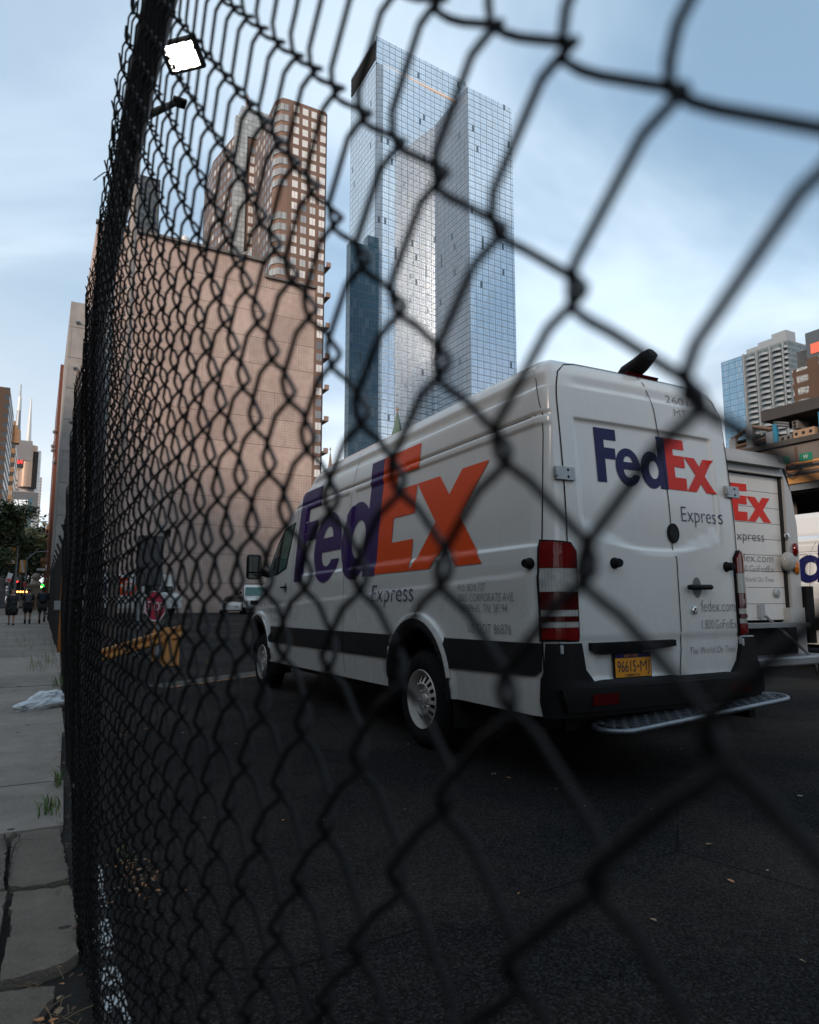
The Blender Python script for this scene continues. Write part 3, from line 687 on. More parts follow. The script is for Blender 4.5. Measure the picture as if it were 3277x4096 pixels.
# ------------------------------------------------------------------ ground, sidewalk, street
def asphalt():
    t = NT('asphalt'); v = t.coord(); big = t.noise(v, .38, 6, .62, .5); mid = t.noise(v, 1.7, 6, .65); fine = t.noise(v, 130, 3, .7)
    vo = t.n('TexVoronoi'); t.l(v, vo.inputs['Vector']); vo.inputs['Scale'].default_value = 120
    vo2 = t.n('TexVoronoi'); t.l(v, vo2.inputs['Vector']); vo2.inputs['Scale'].default_value = 85
    wn = t.n('TexWhiteNoise', noise_dimensions='3D'); t.l(vo2.outputs['Position'], wn.inputs['Vector'])
    spk = t.math('MULTIPLY', t.math('GREATER_THAN', wn.outputs['Value'], .74), t.math('LESS_THAN', vo2.outputs['Distance'], .30))
    base = t.mix(t.ramp(big, (.42, 0.0), (.62, 1.0)), (.0060, .0065, .0078), (.056, .046, .037))
    base = t.mix(t.math('MULTIPLY', t.ramp(mid, (.45, 0.0), (.75, 1.0)), .6), base, (.010, .010, .011))
    wn2 = t.n('TexWhiteNoise', noise_dimensions='3D'); t.l(vo.outputs['Position'], wn2.inputs['Vector'])
    ag = t.mix(t.math('POWER', wn2.outputs['Value'], 2.2), t.mix(.55, base, (.002, .002, .0025)), t.mix(.20, base, (.14, .13, .12)))
    ag = t.mix(t.math('MULTIPLY', spk, .5), ag, (.085, .08, .072))
    cr = t.n('TexVoronoi', feature='DISTANCE_TO_EDGE'); t.l(t.mix(.06, v, t.n('TexNoise').outputs['Color']), cr.inputs['Vector']); cr.inputs['Scale'].default_value = .33
    ck = t.math('MULTIPLY', t.math('LESS_THAN', cr.outputs['Distance'], .0016), t.math('GREATER_THAN', mid, .47))
    t.base(t.mix(ck, ag, (.006, .006, .006))); t.rough(t.math('ADD', t.math('MULTIPLY', big, -.25), .95)).spec(.08)
    h = t.math('ADD', t.math('MULTIPLY', vo.outputs['Distance'], -1.0), t.math('MULTIPLY', fine, .6)); t.bump(h, 1.0, .012); return t.m
def concrete(name, c, panel=0, dark=.5, joint=None):
    t = NT(name); v = t.coord(); big = t.noise(v, .5, 6, .6, .3); mid = t.noise(v, 5, 6, .7); fine = t.noise(v, 90, 3, .7)
    vo = t.n('TexVoronoi'); t.l(v, vo.inputs['Vector']); vo.inputs['Scale'].default_value = 5.5; vo.inputs['Randomness'].default_value = 1
    wn = t.n('TexWhiteNoise', noise_dimensions='3D'); t.l(vo.outputs['Position'], wn.inputs['Vector'])
    gum = t.math('MULTIPLY', t.math('LESS_THAN', vo.outputs['Distance'], t.math('MULTIPLY', wn.outputs['Value'], .14)), t.math('GREATER_THAN', wn.outputs['Value'], .45))
    f = t.math('ADD', t.math('MULTIPLY', big, .5), t.math('ADD', t.math('MULTIPLY', mid, .35), t.math('MULTIPLY', fine, .3)))
    col = t.mix(t.ramp(f, (.38, 0.0), (.74, 1.0)), tuple(q*dark for q in c), tuple(min(1, q*1.25) for q in c))
    t.base(t.mix(t.math('MULTIPLY', gum, .8), col, (.018, .018, .018))); t.rough(.88).spec(.25); t.bump(t.math('ADD', mid, fine), .9, .010); return t.m
M_ASPH = asphalt(); M_SIDE = concrete('sidewalk_concrete', (.30, .258, .22), dark=.42); M_STONE = concrete('old_paving_stone', (.19, .155, .125), dark=.3)
M_DIRT = plain('dark_dirt', (.016, .013, .010), .95, var=.6, scale=22, bump=.8)

g = MB(); g.add([(-900, -500, -.30), (900, -500, -.30), (900, 2600, -.30), (-900, 2600, -.30)], [(0, 1, 2, 3)])
o = g.build('ground', plain('far_ground', (.05, .05, .05), .9, scale=.05)); o.rotation_euler = (0, 0, STREET); struct(o)
g = MB(); g.prism([(.30, -12), (75, -12), (75, 110), (.9, 110)], -.25, 0); o = g.build('parking_lot', M_ASPH); o.rotation_euler = (0, 0, STREET); struct(o)
g = MB(); g.prism([(-16, -60), (-5.0, -60), (-5.0, 600), (-16, 600)], -.28, -.13); o = g.build('road', M_ASPH); o.rotation_euler = (0, 0, STREET); struct(o)
# the sidewalk: slabs with open joints beyond the first few metres, irregular stones near the camera
g = MB(); g.prism([(-4.8, -20), (.28, -20), (.9, 110), (-4.8, 110)], -.22, -.035); o = g.build('dirt_strip', M_DIRT); o.rotation_euler = (0, 0, STREET); struct(o)
def t_fence(s): return .0 if s < 2.7 else (s-2.7)*.024
g = MB(); r2 = random.Random(3)
cuts = [4.05, 5.03, 6.80, 8.80, 10.6, 12.4, 14.3, 16.2, 18.1, 20, 22.5, 25, 27.5, 30, 33, 36, 39, 42, 46, 50, 55, 60, 66, 72, 80, 88, 98, 110]
for a, b in zip(cuts[:-1], cuts[1:]):
    for t0, t1 in ((-4.8, -3.2), (-3.2, -1.6), (-1.6, 9)):
        if t1 == 9: e0 = .16+t_fence(a)+r2.uniform(-.02, .02); e1 = .16+t_fence(b)
        else: e0 = e1 = t1-.006
        j = .006; z = r2.uniform(-.004, .006)
        g.prism([(t0+j, a+j), (e0, a+j), (e1, b-j), (t0+j, b-j)], -.1, z)
o = g.build('sidewalk', M_SIDE); o.rotation_euler = (0, 0, STREET); struct(o); m = o.modifiers.new('bevel', 'BEVEL'); m.width = .006; m.segments = 1
g = MB(); g.prism([(-5.0, -20), (-4.8, -20), (-4.8, 110), (-5.0, 110)], -.28, .01); o = g.build('kerb', M_SIDE); o.rotation_euler = (0, 0, STREET); struct(o)

def rough_slab(name, poly, z, seed, mat):
    """a stone: outline in (s, t), broken edge, uneven top"""
    rr = random.Random(seed); P = []
    n = len(poly)
    for i in range(n):
        a, b = poly[i], poly[(i+1) % n]; k = max(2, int(math.dist(a, b)/.025))
        for j in range(k):
            f = j/k; P.append((a[1]+(b[1]-a[1])*f+rr.gauss(0, .0028), a[0]+(b[0]-a[0])*f+rr.gauss(0, .0028)))
    bm = bmesh.new(); top = [bm.verts.new((x, y, 0)) for x, y in P]; f = bm.faces.new(top)
    xs = [p[0] for p in P]; ys = [p[1] for p in P]
    for ax, lo, hi in ((0, min(xs), max(xs)), (1, min(ys), max(ys))):
        k = lo+.03
        while k < hi:
            co = (k, 0, 0) if ax == 0 else (0, k, 0); no = (1, 0, 0) if ax == 0 else (0, 1, 0)
            bmesh.ops.bisect_plane(bm, geom=bm.verts[:]+bm.edges[:]+bm.faces[:], plane_co=co, plane_no=no, dist=1e-5); k += .03
    from mathutils import noise as mn
    bnd = {v for e in bm.edges if len(e.link_faces) == 1 for v in e.verts}
    r = bmesh.ops.extrude_edge_only(bm, edges=[e for e in bm.edges if len(e.link_faces) == 1])
    low = {q for q in r['geom'] if isinstance(q, bmesh.types.BMVert)}
    for v in bm.verts:
        if v in low: v.co.z = z-.10
        else:
            h = mn.noise(Vector((v.co.x*7, v.co.y*7, seed)))*.007+mn.noise(Vector((v.co.x*28, v.co.y*28, seed)))*.005
            v.co.z = z+h-(.003 if v in bnd else 0)
    me = bpy.data.meshes.new(name); bmesh.ops.recalc_face_normals(bm, faces=bm.faces); bm.to_mesh(me); bm.free(); me.materials.append(mat)
    for p in me.polygons: p.use_smooth = True
    me.set_sharp_from_angle(angle=R(55)); o = bpy.data.objects.new(name, me); put(o); o.rotation_euler = (0, 0, STREET); return struct(o)
slabs = [[(3.33, -.03), (3.95, -.04), (4.04, .02), (4.04, .17), (3.32, .185), (3.29, .10)], [(3.33, -.05), (3.96, -.055), (4.04, -.02), (4.04, -1.3), (3.30, -1.2)],
         [(3.27, -.015), (3.23, .19), (2.845, .20), (2.85, -.012)], [(2.825, -.02), (2.835, .19), (2.60, .185), (2.555, .12), (2.535, .0), (2.53, -.03)],
         [(2.49, -.03), (2.44, .12), (2.38, .11), (2.27, .06), (2.10, .02), (1.6, .0), (1.6, -.9), (2.5, -.9)],
         [(3.28, -.035), (3.25, -.9), (2.56, -.9), (2.56, -.055)], [(1.57, .06), (1.57, -1.5), (.4, -1.5), (.4, .05)], [(.37, .05), (.37, -1.5), (-1.5, -1.5), (-1.5, .05)]]
for i, p in enumerate(slabs): rough_slab('paving_slab', p, .0+(.004 if i % 2 else -.003), i+1, M_STONE)
M_CRACK = plain('crack_shadow', (.006, .005, .005), .95)
def crack(pts, w_, seed):
    q = random.Random(seed); P = [on_ground(.4058*x, 3300+.4058*y) if y < 700 and w_ < .02 else on_ground(x, y) for x, y in pts]; out = []
    for a, b in zip(P[:-1], P[1:]):
        n = max(2, int(math.dist(a, b)/.012))
        for i in range(n): f = i/n; out.append((a[1]+(b[1]-a[1])*f+q.gauss(0, .0022), a[0]+(b[0]-a[0])*f+q.gauss(0, .0022)))
    vs = []; fs = []
    for i, p in enumerate(out):
        d = Vector(out[min(i+1, len(out)-1)])-Vector(out[max(0, i-1)]); d = d.normalized() if d.length > 1e-6 else Vector((1, 0)); ww = w_*q.uniform(.3, 1)*(1 if 0 < i < len(out)-1 else .2)/2
        vs += [(p[0]-d.y*ww, p[1]+d.x*ww, .0155), (p[0]+d.y*ww, p[1]-d.x*ww, .0155)]
    mb = MB(); mb.add(vs, [(2*i, 2*i+1, 2*i+3, 2*i+2) for i in range(len(out)-1)]); o = mb.build('sidewalk_crack', M_CRACK); o.rotation_euler = (0, 0, STREET); struct(o)
crack([(40, 120), (70, 230), (130, 262), (100, 400), (80, 580)], .012, 1); crack([(130, 262), (185, 180), (350, 172), (480, 165)], .006, 2); crack([(185, 180), (190, 120)], .005, 3)
# low kerb under the fence with flaking white paint, inside the lot
t = NT('flaking_white_paint'); v = t.coord(); f = t.noise(t.map(v, (1, 1, 1)), 16, 6, .7); sp = t.n('SeparateXYZ'); t.l(v, sp.inputs[0])
near = t.math('LESS_THAN', sp.outputs[1], 3.3)
t.base(t.mix(t.math('MULTIPLY', t.math('GREATER_THAN', f, .50), near), (.020, .018, .016), (.50, .50, .48))).rough(.9)
g = MB()
pl = [(.235+t_fence(s)*1.0+.004*math.sin(s*2), s) for s in np.arange(-2, 20, .25)]; pr = [(x+.055, y) for x, y in pl]
for i in range(len(pl)-1): g.prism([pl[i], pr[i], pr[i+1], pl[i+1]], -.1, .032)
o = g.build('kerb', t.m); o.rotation_euler = (0, 0, STREET); struct(o)
# pale concrete gutter crossing the lot, with a worn orange line
a = on_ground(640, 2745); b = on_ground(1050, 2690); d = Vector((b[1]-a[1], b[0]-a[0])).normalized(); nrm = Vector((-d.y, d.x))
A = Vector((a[1], a[0]))-d*.1; B = Vector((b[1], b[0]))+d*9
g = MB(); g.add([(*(A-nrm*.22), .004), (*(B-nrm*.22), .004), (*(B+nrm*.22), .004), (*(A+nrm*.22), .004)], [(0, 1, 2, 3)])
o = g.build('gutter', concrete('gutter_concrete', (.09, .08, .07))); o.rotation_euler = (0, 0, STREET); struct(o)
t = NT('worn_orange_line'); f = t.noise(t.coord(), 9, 6, .7); t.base(t.mix(t.math('GREATER_THAN', f, .5), (.05, .045, .04), (.40, .15, .04))).rough(.9)
g = MB(); q = A+d*2.2; g.add([(*(A-nrm*.30), .008), (*(q-nrm*.30), .008), (*(q-nrm*.20), .008), (*(A-nrm*.20), .008)], [(0, 1, 2, 3)])
o = g.build('painted_line', t.m); o.rotation_euler = (0, 0, STREET); struct(o)

# ------------------------------------------------------------------ chain-link fence
M_WIRE = plain('black_vinyl_wire', (.0075, .0068, .007), .5, var=.25, scale=30, spec=.15)
M_POST = plain('black_steel_pipe', (.006, .006, .007), .5, var=.3, scale=12, bump=.1)
HW, HV = .0373, .0395                   # half width and half height of a mesh opening
S0, Z0 = .141, .085                    # a knot of the mesh, measured from the camera
def mesh_t(s, z):                      # z measured from the camera height
    base = .131-.062*max(0, z-.38)+.075*max(0, -z-.18)
    far = min(1.0, max(0.0, (s-.7)/1.5))
    wob = far*(.010*math.sin(2.1*s+1.3*z+.6)+.006*math.sin(5.3*s-2.2*z)+.004*math.sin(11*s+3*z))
    return base+t_fence(s)+wob
fence = thing('chain_link_fence', 'tall black chain-link fence running from the camera along the sidewalk beside the parking lot', 'fence', (0, 0, 0))
def wire_block(k0, k1, sub, nside, name):
    vs = []; fs = []
    zb, zt = -CAMH+.02, 1.03
    rad = .0017; A = .0062; DEL = .0042
    for k in range(k0, k1):
        jit = random.Random(k); ph = jit.uniform(-.002, .002)
        n0 = int(math.floor((zb-Z0)/HV)); n1 = int(math.ceil((zt-Z0)/HV)); pts = []
        for q in range(n0*sub, n1*sub+1):
            u = q/sub; j = math.floor(u); f = u-j
            # corner at integer u; knots of column c sit at z=Z0+HV*m with m = c (mod 2)
            par = (j+k) % 2                    # 0: at the left knot column going right
            tri = f if par == 0 else 1-f
            c = 2*tri-1; c = math.copysign(abs(c)**1.0, c); rr = 1-(abs(c)**11)*.10
            x = .5+.5*c*rr
            s = S0+HW*k+HW*x+(DEL if c > 0 else -DEL)*abs(c)
            dep = A*max(-1, min(1, 5.0*min(f, 1-f)))*(1 if par == 0 else -1)
            z = Z0+HV*u+ph
            if z < zb or z > zt+.01: continue
            sag = .004*math.sin(s*3.1)*min(1, max(0, (s-.5)))
            pts.append((s, mesh_t(s, z)+dep, z+CAMH+sag))
        if len(pts) < 3: continue
        P = np.array(pts); Pw = np.empty_like(P)
        d = np.gradient(P, axis=0); d /= np.linalg.norm(d, axis=1)[:, None]+1e-12
        nrm = np.array([0, 1.0, 0]); a = np.cross(d, nrm); a /= np.linalg.norm(a, axis=1)[:, None]+1e-12; b = np.cross(a, d)
        base = len(vs); ang = 2*np.pi*np.arange(nside)/nside
        ring = P[:, None, :]+rad*(a[:, None, :]*np.cos(ang)[None, :, None]+b[:, None, :]*np.sin(ang)[None, :, None])
        ring = ring.reshape(-1, 3); vs.extend([(q[1], q[0], q[2]) for q in ring.tolist()])
        m = len(P)
        for i in range(m-1):
            for j in range(nside):
                j2 = (j+1) % nside; fs.append((base+i*nside+j, base+i*nside+j2, base+(i+1)*nside+j2, base+(i+1)*nside+j))
    me = bpy.data.meshes.new(name); me.from_pydata(vs, [], fs); me.materials.append(M_WIRE)
    me.polygons.foreach_set('use_smooth', [True]*len(me.polygons)); o = bpy.data.objects.new(name, me); put(o, fence); return o
wire_block(-14, 52, 9, 7, 'wire_mesh')
wire_block(52, 160, 6, 4, 'wire_mesh')
wire_block(160, 440, 3, 3, 'wire_mesh')
# twisted barbs along the top selvage
mb = MB(); rb = random.Random(5)
for k in range(-14, 300):
    s = S0+HW*k*2-.6 if k < 60 else None
    if s is None or s > 5: continue
    z = 1.035; t_ = mesh_t(s, z); p = Vector((t_, s, z+CAMH))
    for sg in (-1, 1):
        q = p+Vector((sg*rb.uniform(.002, .010), sg*rb.uniform(.003, .009), rb.uniform(.014, .024)))
        mb.tube([p+Vector((0, 0, -.012)), p+Vector((sg*.003, 0, .004)), q], .0021, 5)
s = 1.70; p = Vector((mesh_t(s, 1.03), s, 1.03+CAMH)); mb.tube([p, p+Vector((-.008, 0, -.004)), p+Vector((-.020, .004, -.016)), p+Vector((-.030, .006, -.028))], .0014, 5)
mb.build('top_barbs', M_WIRE, fence)['kind'] = 'stuff'
def rail_path(z, dt, s0, s1, st=.5): return [(mesh_t(s, z)*1.0+dt, s, z+CAMH) for s in np.arange(s0, s1, st)]
mb = MB(); mb.tube(rail_path(.985, .030, -1.2, 17), .026, 12); mb.build('top_rail', M_POST, fence, smooth=True)
mb = MB(); mb.tube(rail_path(-1.08, .012, -1.2, 17), .003, 6); mb.build('tension_wire', M_WIRE, fence, smooth=True)
for s in (-.45, 2.72, 5.75, 8.8, 11.8, 14.8, 16.9):
    mb = MB(); tb = mesh_t(s, -1.1)+.035; tt = mesh_t(s, .98)+.034
    mb.tube([(tb, s, -.05), (tt, s, .96+CAMH), (tt, s, 1.0+CAMH)], [.03, .03, .026], 14); mb.build('fence_post', M_POST, fence, smooth=True)
    mb = MB()
    for z in (.5, 1.1, 1.7): mb.tube([(mesh_t(s, z-CAMH)-.008, s-.03, z), (mesh_t(s, z-CAMH)-.010, s, z), (mesh_t(s, z-CAMH)-.008, s+.03, z)], .003, 5)
    mb.build('tie_wire', M_WIRE, fence)

# farther fence beyond the tall pole: dark slatted mesh, seen edge-on
M_DARKMESH = plain('dark_slatted_mesh', (.022, .018, .015), .8, var=.6, scale=7)
f2 = thing('slatted_fence', 'dark brown slatted fence farther along the sidewalk beyond the orange pole', 'fence', W(0, 0, 0))
mb = MB(); rb = random.Random(2)
for i in range(150):
    s = 17.4+i*.20; t_ = .47+(s-17)*.0052; mb.box((t_, s, 1.28), (.03, .13, 2.5+rb.uniform(-.04, .04)), rz=-.02)
mb.build('slat', M_DARKMESH, f2)['kind'] = 'stuff'
for i in range(11):
    s = 17.4+i*3; mb = MB(); mb.tube([(.50+(s-17)*.0052, s, 0), (.50+(s-17)*.0052, s, 2.6), (.40+(s-17)*.0052, s-.02, 2.85)], .035, 8); mb.build('fence_post', M_POST, f2)
pole = thing('utility_pole', 'tall thin rusty pole with its lower part painted orange, rising behind the near fence end', 'pole', W(17.0, .53, 0))
t = NT('orange_pole_paint'); v = t.coord(); sp = t.n('SeparateXYZ'); t.l(v, sp.inputs[0]); nz = t.noise(v, 9, 5, .7)
t.base(t.mix(t.math('GREATER_THAN', nz, .66), (.52, .20, .045), (.12, .06, .03))).rough(.6)
mb = MB(); mb.tube([(0, 0, 0), (0, 0, 2.45)], .085, 14); mb.build('painted_base', t.m, pole, smooth=True)
mb = MB(); mb.tube([(0, 0, 2.45), (0, 0, 6.4)], [.060, .05], 12); mb.build('shaft', plain('rusty_brown', (.13, .09, .07), .7, var=.4, scale=6), pole, smooth=True)
mb = MB(); mb.box((-.12, -.02, 1.02), (.16, .12, .20)); q = mb.build('junction_box', M_STEEL, pole); bevel(q, .01)
M_SVPOST = paint('step_van_grey', (.42, .42, .41), .45, .3)
# ------------------------------------------------------------------ walk-in step van (roll-up rear door)
def build_stepvan(root, logo_side=True, face=True, Wd=2.06, H=2.64, Ln=6.4):
    """local X forward, Y left, rear face at x=0"""
    w2 = Wd/2
    prof = [(-w2, .55), (-w2-.0, 1.9), (-w2+.06, 2.25), (-w2+.16, H-.10), (-w2+.26, H), (w2-.26, H), (w2-.16, H-.10), (w2-.06, 2.25), (w2, 1.9), (w2, .55)]
    b = MB(); n = len(prof)
    xs = [0.0, .02, Ln-.6, Ln-.15]; sc = [1, 1, 1, .97]
    vs = [(x, y*k, z) for x, k in zip(xs, sc) for y, z in prof]
    fs = []
    for i in range(len(xs)-1):
        for j in range(n): fs.append((i*n+j, i*n+(j+1) % n, (i+1)*n+(j+1) % n, (i+1)*n+j))
    fs.append(tuple((len(xs)-1)*n+j for j in range(n)))
    b.add(vs, fs)
    body = b.build('body', M_WHITE2, root)
    # rear frame with door opening: posts, header, sill
    dw = .86; dz0, dz1 = .93, 2.42
    for sg in (-1, 1):
        fr = MB()
        P = [(sg*dw, dz0-.4), (sg*(w2), dz0-.4), (sg*w2, 1.9), (sg*(w2-.06), 2.25), (sg*(w2-.16), H-.10), (sg*(w2-.26), H), (sg*dw, H)]
        if sg > 0: P = P[::-1]
        k = len(P); vs = [(-.035, y, z) for y, z in P]+[(.02, y, z) for y, z in P]
        fr.add(vs, [tuple(range(k))]+[(i, k+i, k+(i+1) % k, (i+1) % k) for i in range(k)])
        q = fr.build('rear_post', M_SVPOST, root)
    h = MB(); h.box((-.0, 0, (H+dz1)/2), (.068, 2*dw, H-dz1)); h.build('door_header', M_SVPOST, root)
    h = MB(); h.box((-.06, 0, dz1+.10), (.08, 2*dw-.1, .05)); h.tube([(-.05, .35, dz1+.12), (-.11, .33, dz1+.10)], .022, 10); h.build('header_lip', M_SVPOST, root)
    d = MB()
    for i in range(9):
        z0 = dz0+.01+i*(dz1-dz0-.02)/9; z1 = z0+(dz1-dz0-.02)/9-.005
        d.box((.035, 0, (z0+z1)/2), (.03, 2*dw-.06, z1-z0))
    door = d.build('roll_door', M_WHITE, root)
    for sg in (-1, 1): h = MB(); h.box((.02, sg*(dw-.015), (dz0+dz1)/2), (.05, .03, dz1-dz0)); h.build('door_seal', M_GAP, root)
    hb = MB(); hb.box((-.0, -.40, dz0+.10), (.04, .07, .13)); hb.build('door_latch', M_HINGE, door)
    hb = MB(); hb.lathe([(.045, 0), (.045, .02), (.03, .03), (.001, .03)], 16, 0, Matrix.Translation((.018, -.68, dz0+.28)) @ Matrix.Rotation(-math.pi/2, 4, 'Y')); hb.build('door_lock', M_HINGE, door)
    f = lambda a, z, off=0.0: Vector((.018-off, -a, z))
    if face:
        wordmark(f, door, -.72, 1.93, .355, .345, M_NAVY, M_RED, 'FedEx', .002, .2)
        text('Express', f, 'lettering', M_NAVYTXT, door, .05, 1.73, .10, .50, 0, .014)
        text('fedex.com', f, 'lettering', M_GREYTXT, door, .05, 1.52, .085, .62, 0, .016)
        text('1.800.GoFedEx', f, 'lettering', M_GREYTXT, door, .05, 1.42, .065, .62, 0, .016)
        text('The World On Time', f, 'lettering', M_GREYTXT, door, .06, 1.32, .05, .60, .2, .016)
    # corner lamps, bumper, guard, strap
    for sg in (-1, 1):
        for z, m in ((1.66, M_REDLENS), (1.47, M_AMBERLENS)):
            l = MB(); Mx = Matrix.Translation((-.02, sg*(w2-.03), z)) @ Matrix.Rotation(-math.pi/2-sg*.6, 4, 'Y' if False else 'Y')
            Mx = Matrix.Translation((-.035, sg*(w2-.055), z)) @ Euler((0, -math.pi/2, sg*-.55)).to_matrix().to_4x4()
            l.lathe([(.068, -.02), (.068, .012), (.058, .020), (.03, .028), (.001, .030)], 20, 0, Mx); l.build('tail_lamp', m, root, smooth=True, angle=40)
        l = MB(); l.lathe([(.10, -.0), (.10, .02), (.085, .045), (.04, .06), (.001, .062)], 24, 0, Matrix.Translation((-.036, sg*(w2-.21), 1.53)) @ Matrix.Rotation(-math.pi/2, 4, 'Y')); o = l.build('round_lamp', M_CLEAR, root, smooth=True, angle=50)
        l = MB(); l.lathe([(.03, 0), (.028, .02), (.001, .024)], 14, 0, Matrix.Translation((-.036, sg*(w2-.20), 1.80)) @ Matrix.Rotation(-math.pi/2, 4, 'Y')); l.build('marker_lamp', M_CHROME, root, smooth=True, angle=40)
        g_ = MB(); g_.prism([(-.10, sg*w2-.02), (-.10, sg*(w2+.12)), (.30, sg*(w2+.12)), (.30, sg*w2-.02)][::1 if sg > 0 else -1], .70, 1.28); q = g_.build('rubber_guard', M_BLACKPL, root); bevel(q, .03, 2)
        p_ = MB(); p_.box((-.01, sg*(w2-.12), .80), (.09, .24, .52)); p_.build('lower_panel', M_SVPOST, root)
    h = MB(); h.box((-.10, 0, .895), (.22, 2*dw, .04)); h.build('door_sill', M_STEEL, root)
    h = MB(); h.box((-.02, 0, .74), (.10, 2*dw-.02, .28)); h.build('rear_panel', M_BLACKPL, root)
    h = MB(); h.box((-.16, 0, .56), (.30, Wd, .09)); q = h.build('rear_bumper', M_STEEL, root); bevel(q, .02, 2)
    h = MB(); h.tube([(-.03, -.42, .98), (-.08, -.45, .92), (-.20, -.62, .72), (-.27, -.72, .60), (-.30, -.76, .50), (-.29, -.77, .42)], [.016, .016, .016, .014, .010, .008], 6); h.build('pull_strap', M_GREYTXT, root, smooth=True)
    # cab: sloped windscreen, windows, nose
    nb = MB(); nb.add([(Ln-.6, -w2, .5), (Ln+.55, -w2+.12, .5), (Ln+.55, -w2+.12, 1.25), (Ln+.1, -w2+.05, 1.5), (Ln-.6, -w2, 1.5), (Ln-.6, w2, .5), (Ln+.55, w2-.12, .5), (Ln+.55, w2-.12, 1.25), (Ln+.1, w2-.05, 1.5), (Ln-.6, w2, 1.5)],
                      [(0, 1, 2, 3, 4), (9, 8, 7, 6, 5), (1, 6, 7, 2), (2, 7, 8, 3), (3, 8, 9, 4), (0, 5, 6, 1)])
    q = nb.build('nose', M_WHITE2, root); bevel(q, .06, 3)
    for sg in (-1, 1):
        g_ = MB(); g_.box((Ln-.85, sg*(w2+.004), 1.75), (.75, .012, .75)); g_.build('cab_window', M_GLASS, root)
        m_ = MB(); m_.box((0, 0, 0), (.08, .18, .34)); m = m_.build('mirror', M_BLACKPL, root); m.location = (Ln+.1, sg*(w2+.22), 1.8); bevel(m, .03, 2)
        l = MB(); l.box((Ln+.56, sg*.75, .95), (.04, .26, .2)); l.build('headlight', M_CLEAR, root)
    g_ = MB(); g_.add([(Ln-.14, -w2+.18, 1.52), (Ln-.14, w2-.18, 1.52), (Ln-.16, w2-.22, 2.3), (Ln-.16, -w2+.22, 2.3)], [(0, 1, 2, 3)]); g_.build('windscreen', M_GLASS, root)
    for x in (1.35, Ln-.45):
        for sg in (-1, 1):
            wl = MB(); wl.lathe([(.46, -.16), (.46, .012), (.001, .012)], 26, 0, Matrix.Translation((x, sg*w2, .52)) @ Matrix.Rotation(-sg*math.pi/2, 4, 'X')); wl.build('wheel_housing', M_GAP, root)
            wheel(root, x, sg*(w2-.10), .39, side=sg)
    if logo_side:
        s_ = lambda a, z, off=0.0: Vector((-a, w2+.001+off-(max(0, z-1.9)*.17), z))
        wordmark(s_, body, -(Ln-1.6), 1.35, 1.0, 1.0, M_PURPLE, M_ORANGE, 'FedEx', .003, .3)
        s_ = lambda a, z, off=0.0: Vector((a, -(w2+.001+off-(max(0, z-1.9)*.17)), z))
        wordmark(s_, body, Ln-5.4, 1.35, 1.0, 1.0, M_PURPLE, M_ORANGE, 'FedEx', .003, .3)
def copy_tree(o, parent=None):
    c = o.copy(); C.objects.link(c)
    if parent: c.parent = parent
    for ch in o.children: copy_tree(ch, c)
    return c
VG = 'white delivery vehicles parked in the lot'
def vanpt(x, y, z=0):                  # main-van frame -> world
    a = R(118.25); return Vector((.931+x*math.cos(a)-y*math.sin(a), 5.914+x*math.sin(a)+y*math.cos(a), z))
sv = thing('step_van', 'boxy white step van with roll-up rear door, parked right beside the nearest van', 'van', vanpt(-.37, -2.32), rot=(0, 0, R(118.25)), group=VG)
build_stepvan(sv)
sv2 = copy_tree(sv); sv2.location = W(5.0, 15.0); sv2.scale = (1.0, 1.0, 1.12); sv2['label'] = 'tall white step van with a purple-lettered side, farthest right behind the low van'
lowvan = thing('delivery_van', 'low-roofed white delivery van with navy lettering at the right edge beyond the step van', 'van', W(5.35, 12.25), rot=(0, 0, R(90)+STREET), group=VG)
build_van(lowvan, .62, False, (-2.62, 1.50, .62, .96))

# trucks far across the lot, seen through the mesh
def on_g_world(px, py): s, t, z = on_ground(px, py); return s, t
far1 = copy_tree(sv); far1.location = W(54, 2.9); far1.rotation_euler = (0, 0, STREET-R(36)); far1.scale = (1, 1, 1.1)
far1['label'] = 'white step van with orange lettering parked side-on in front of the concrete wall'
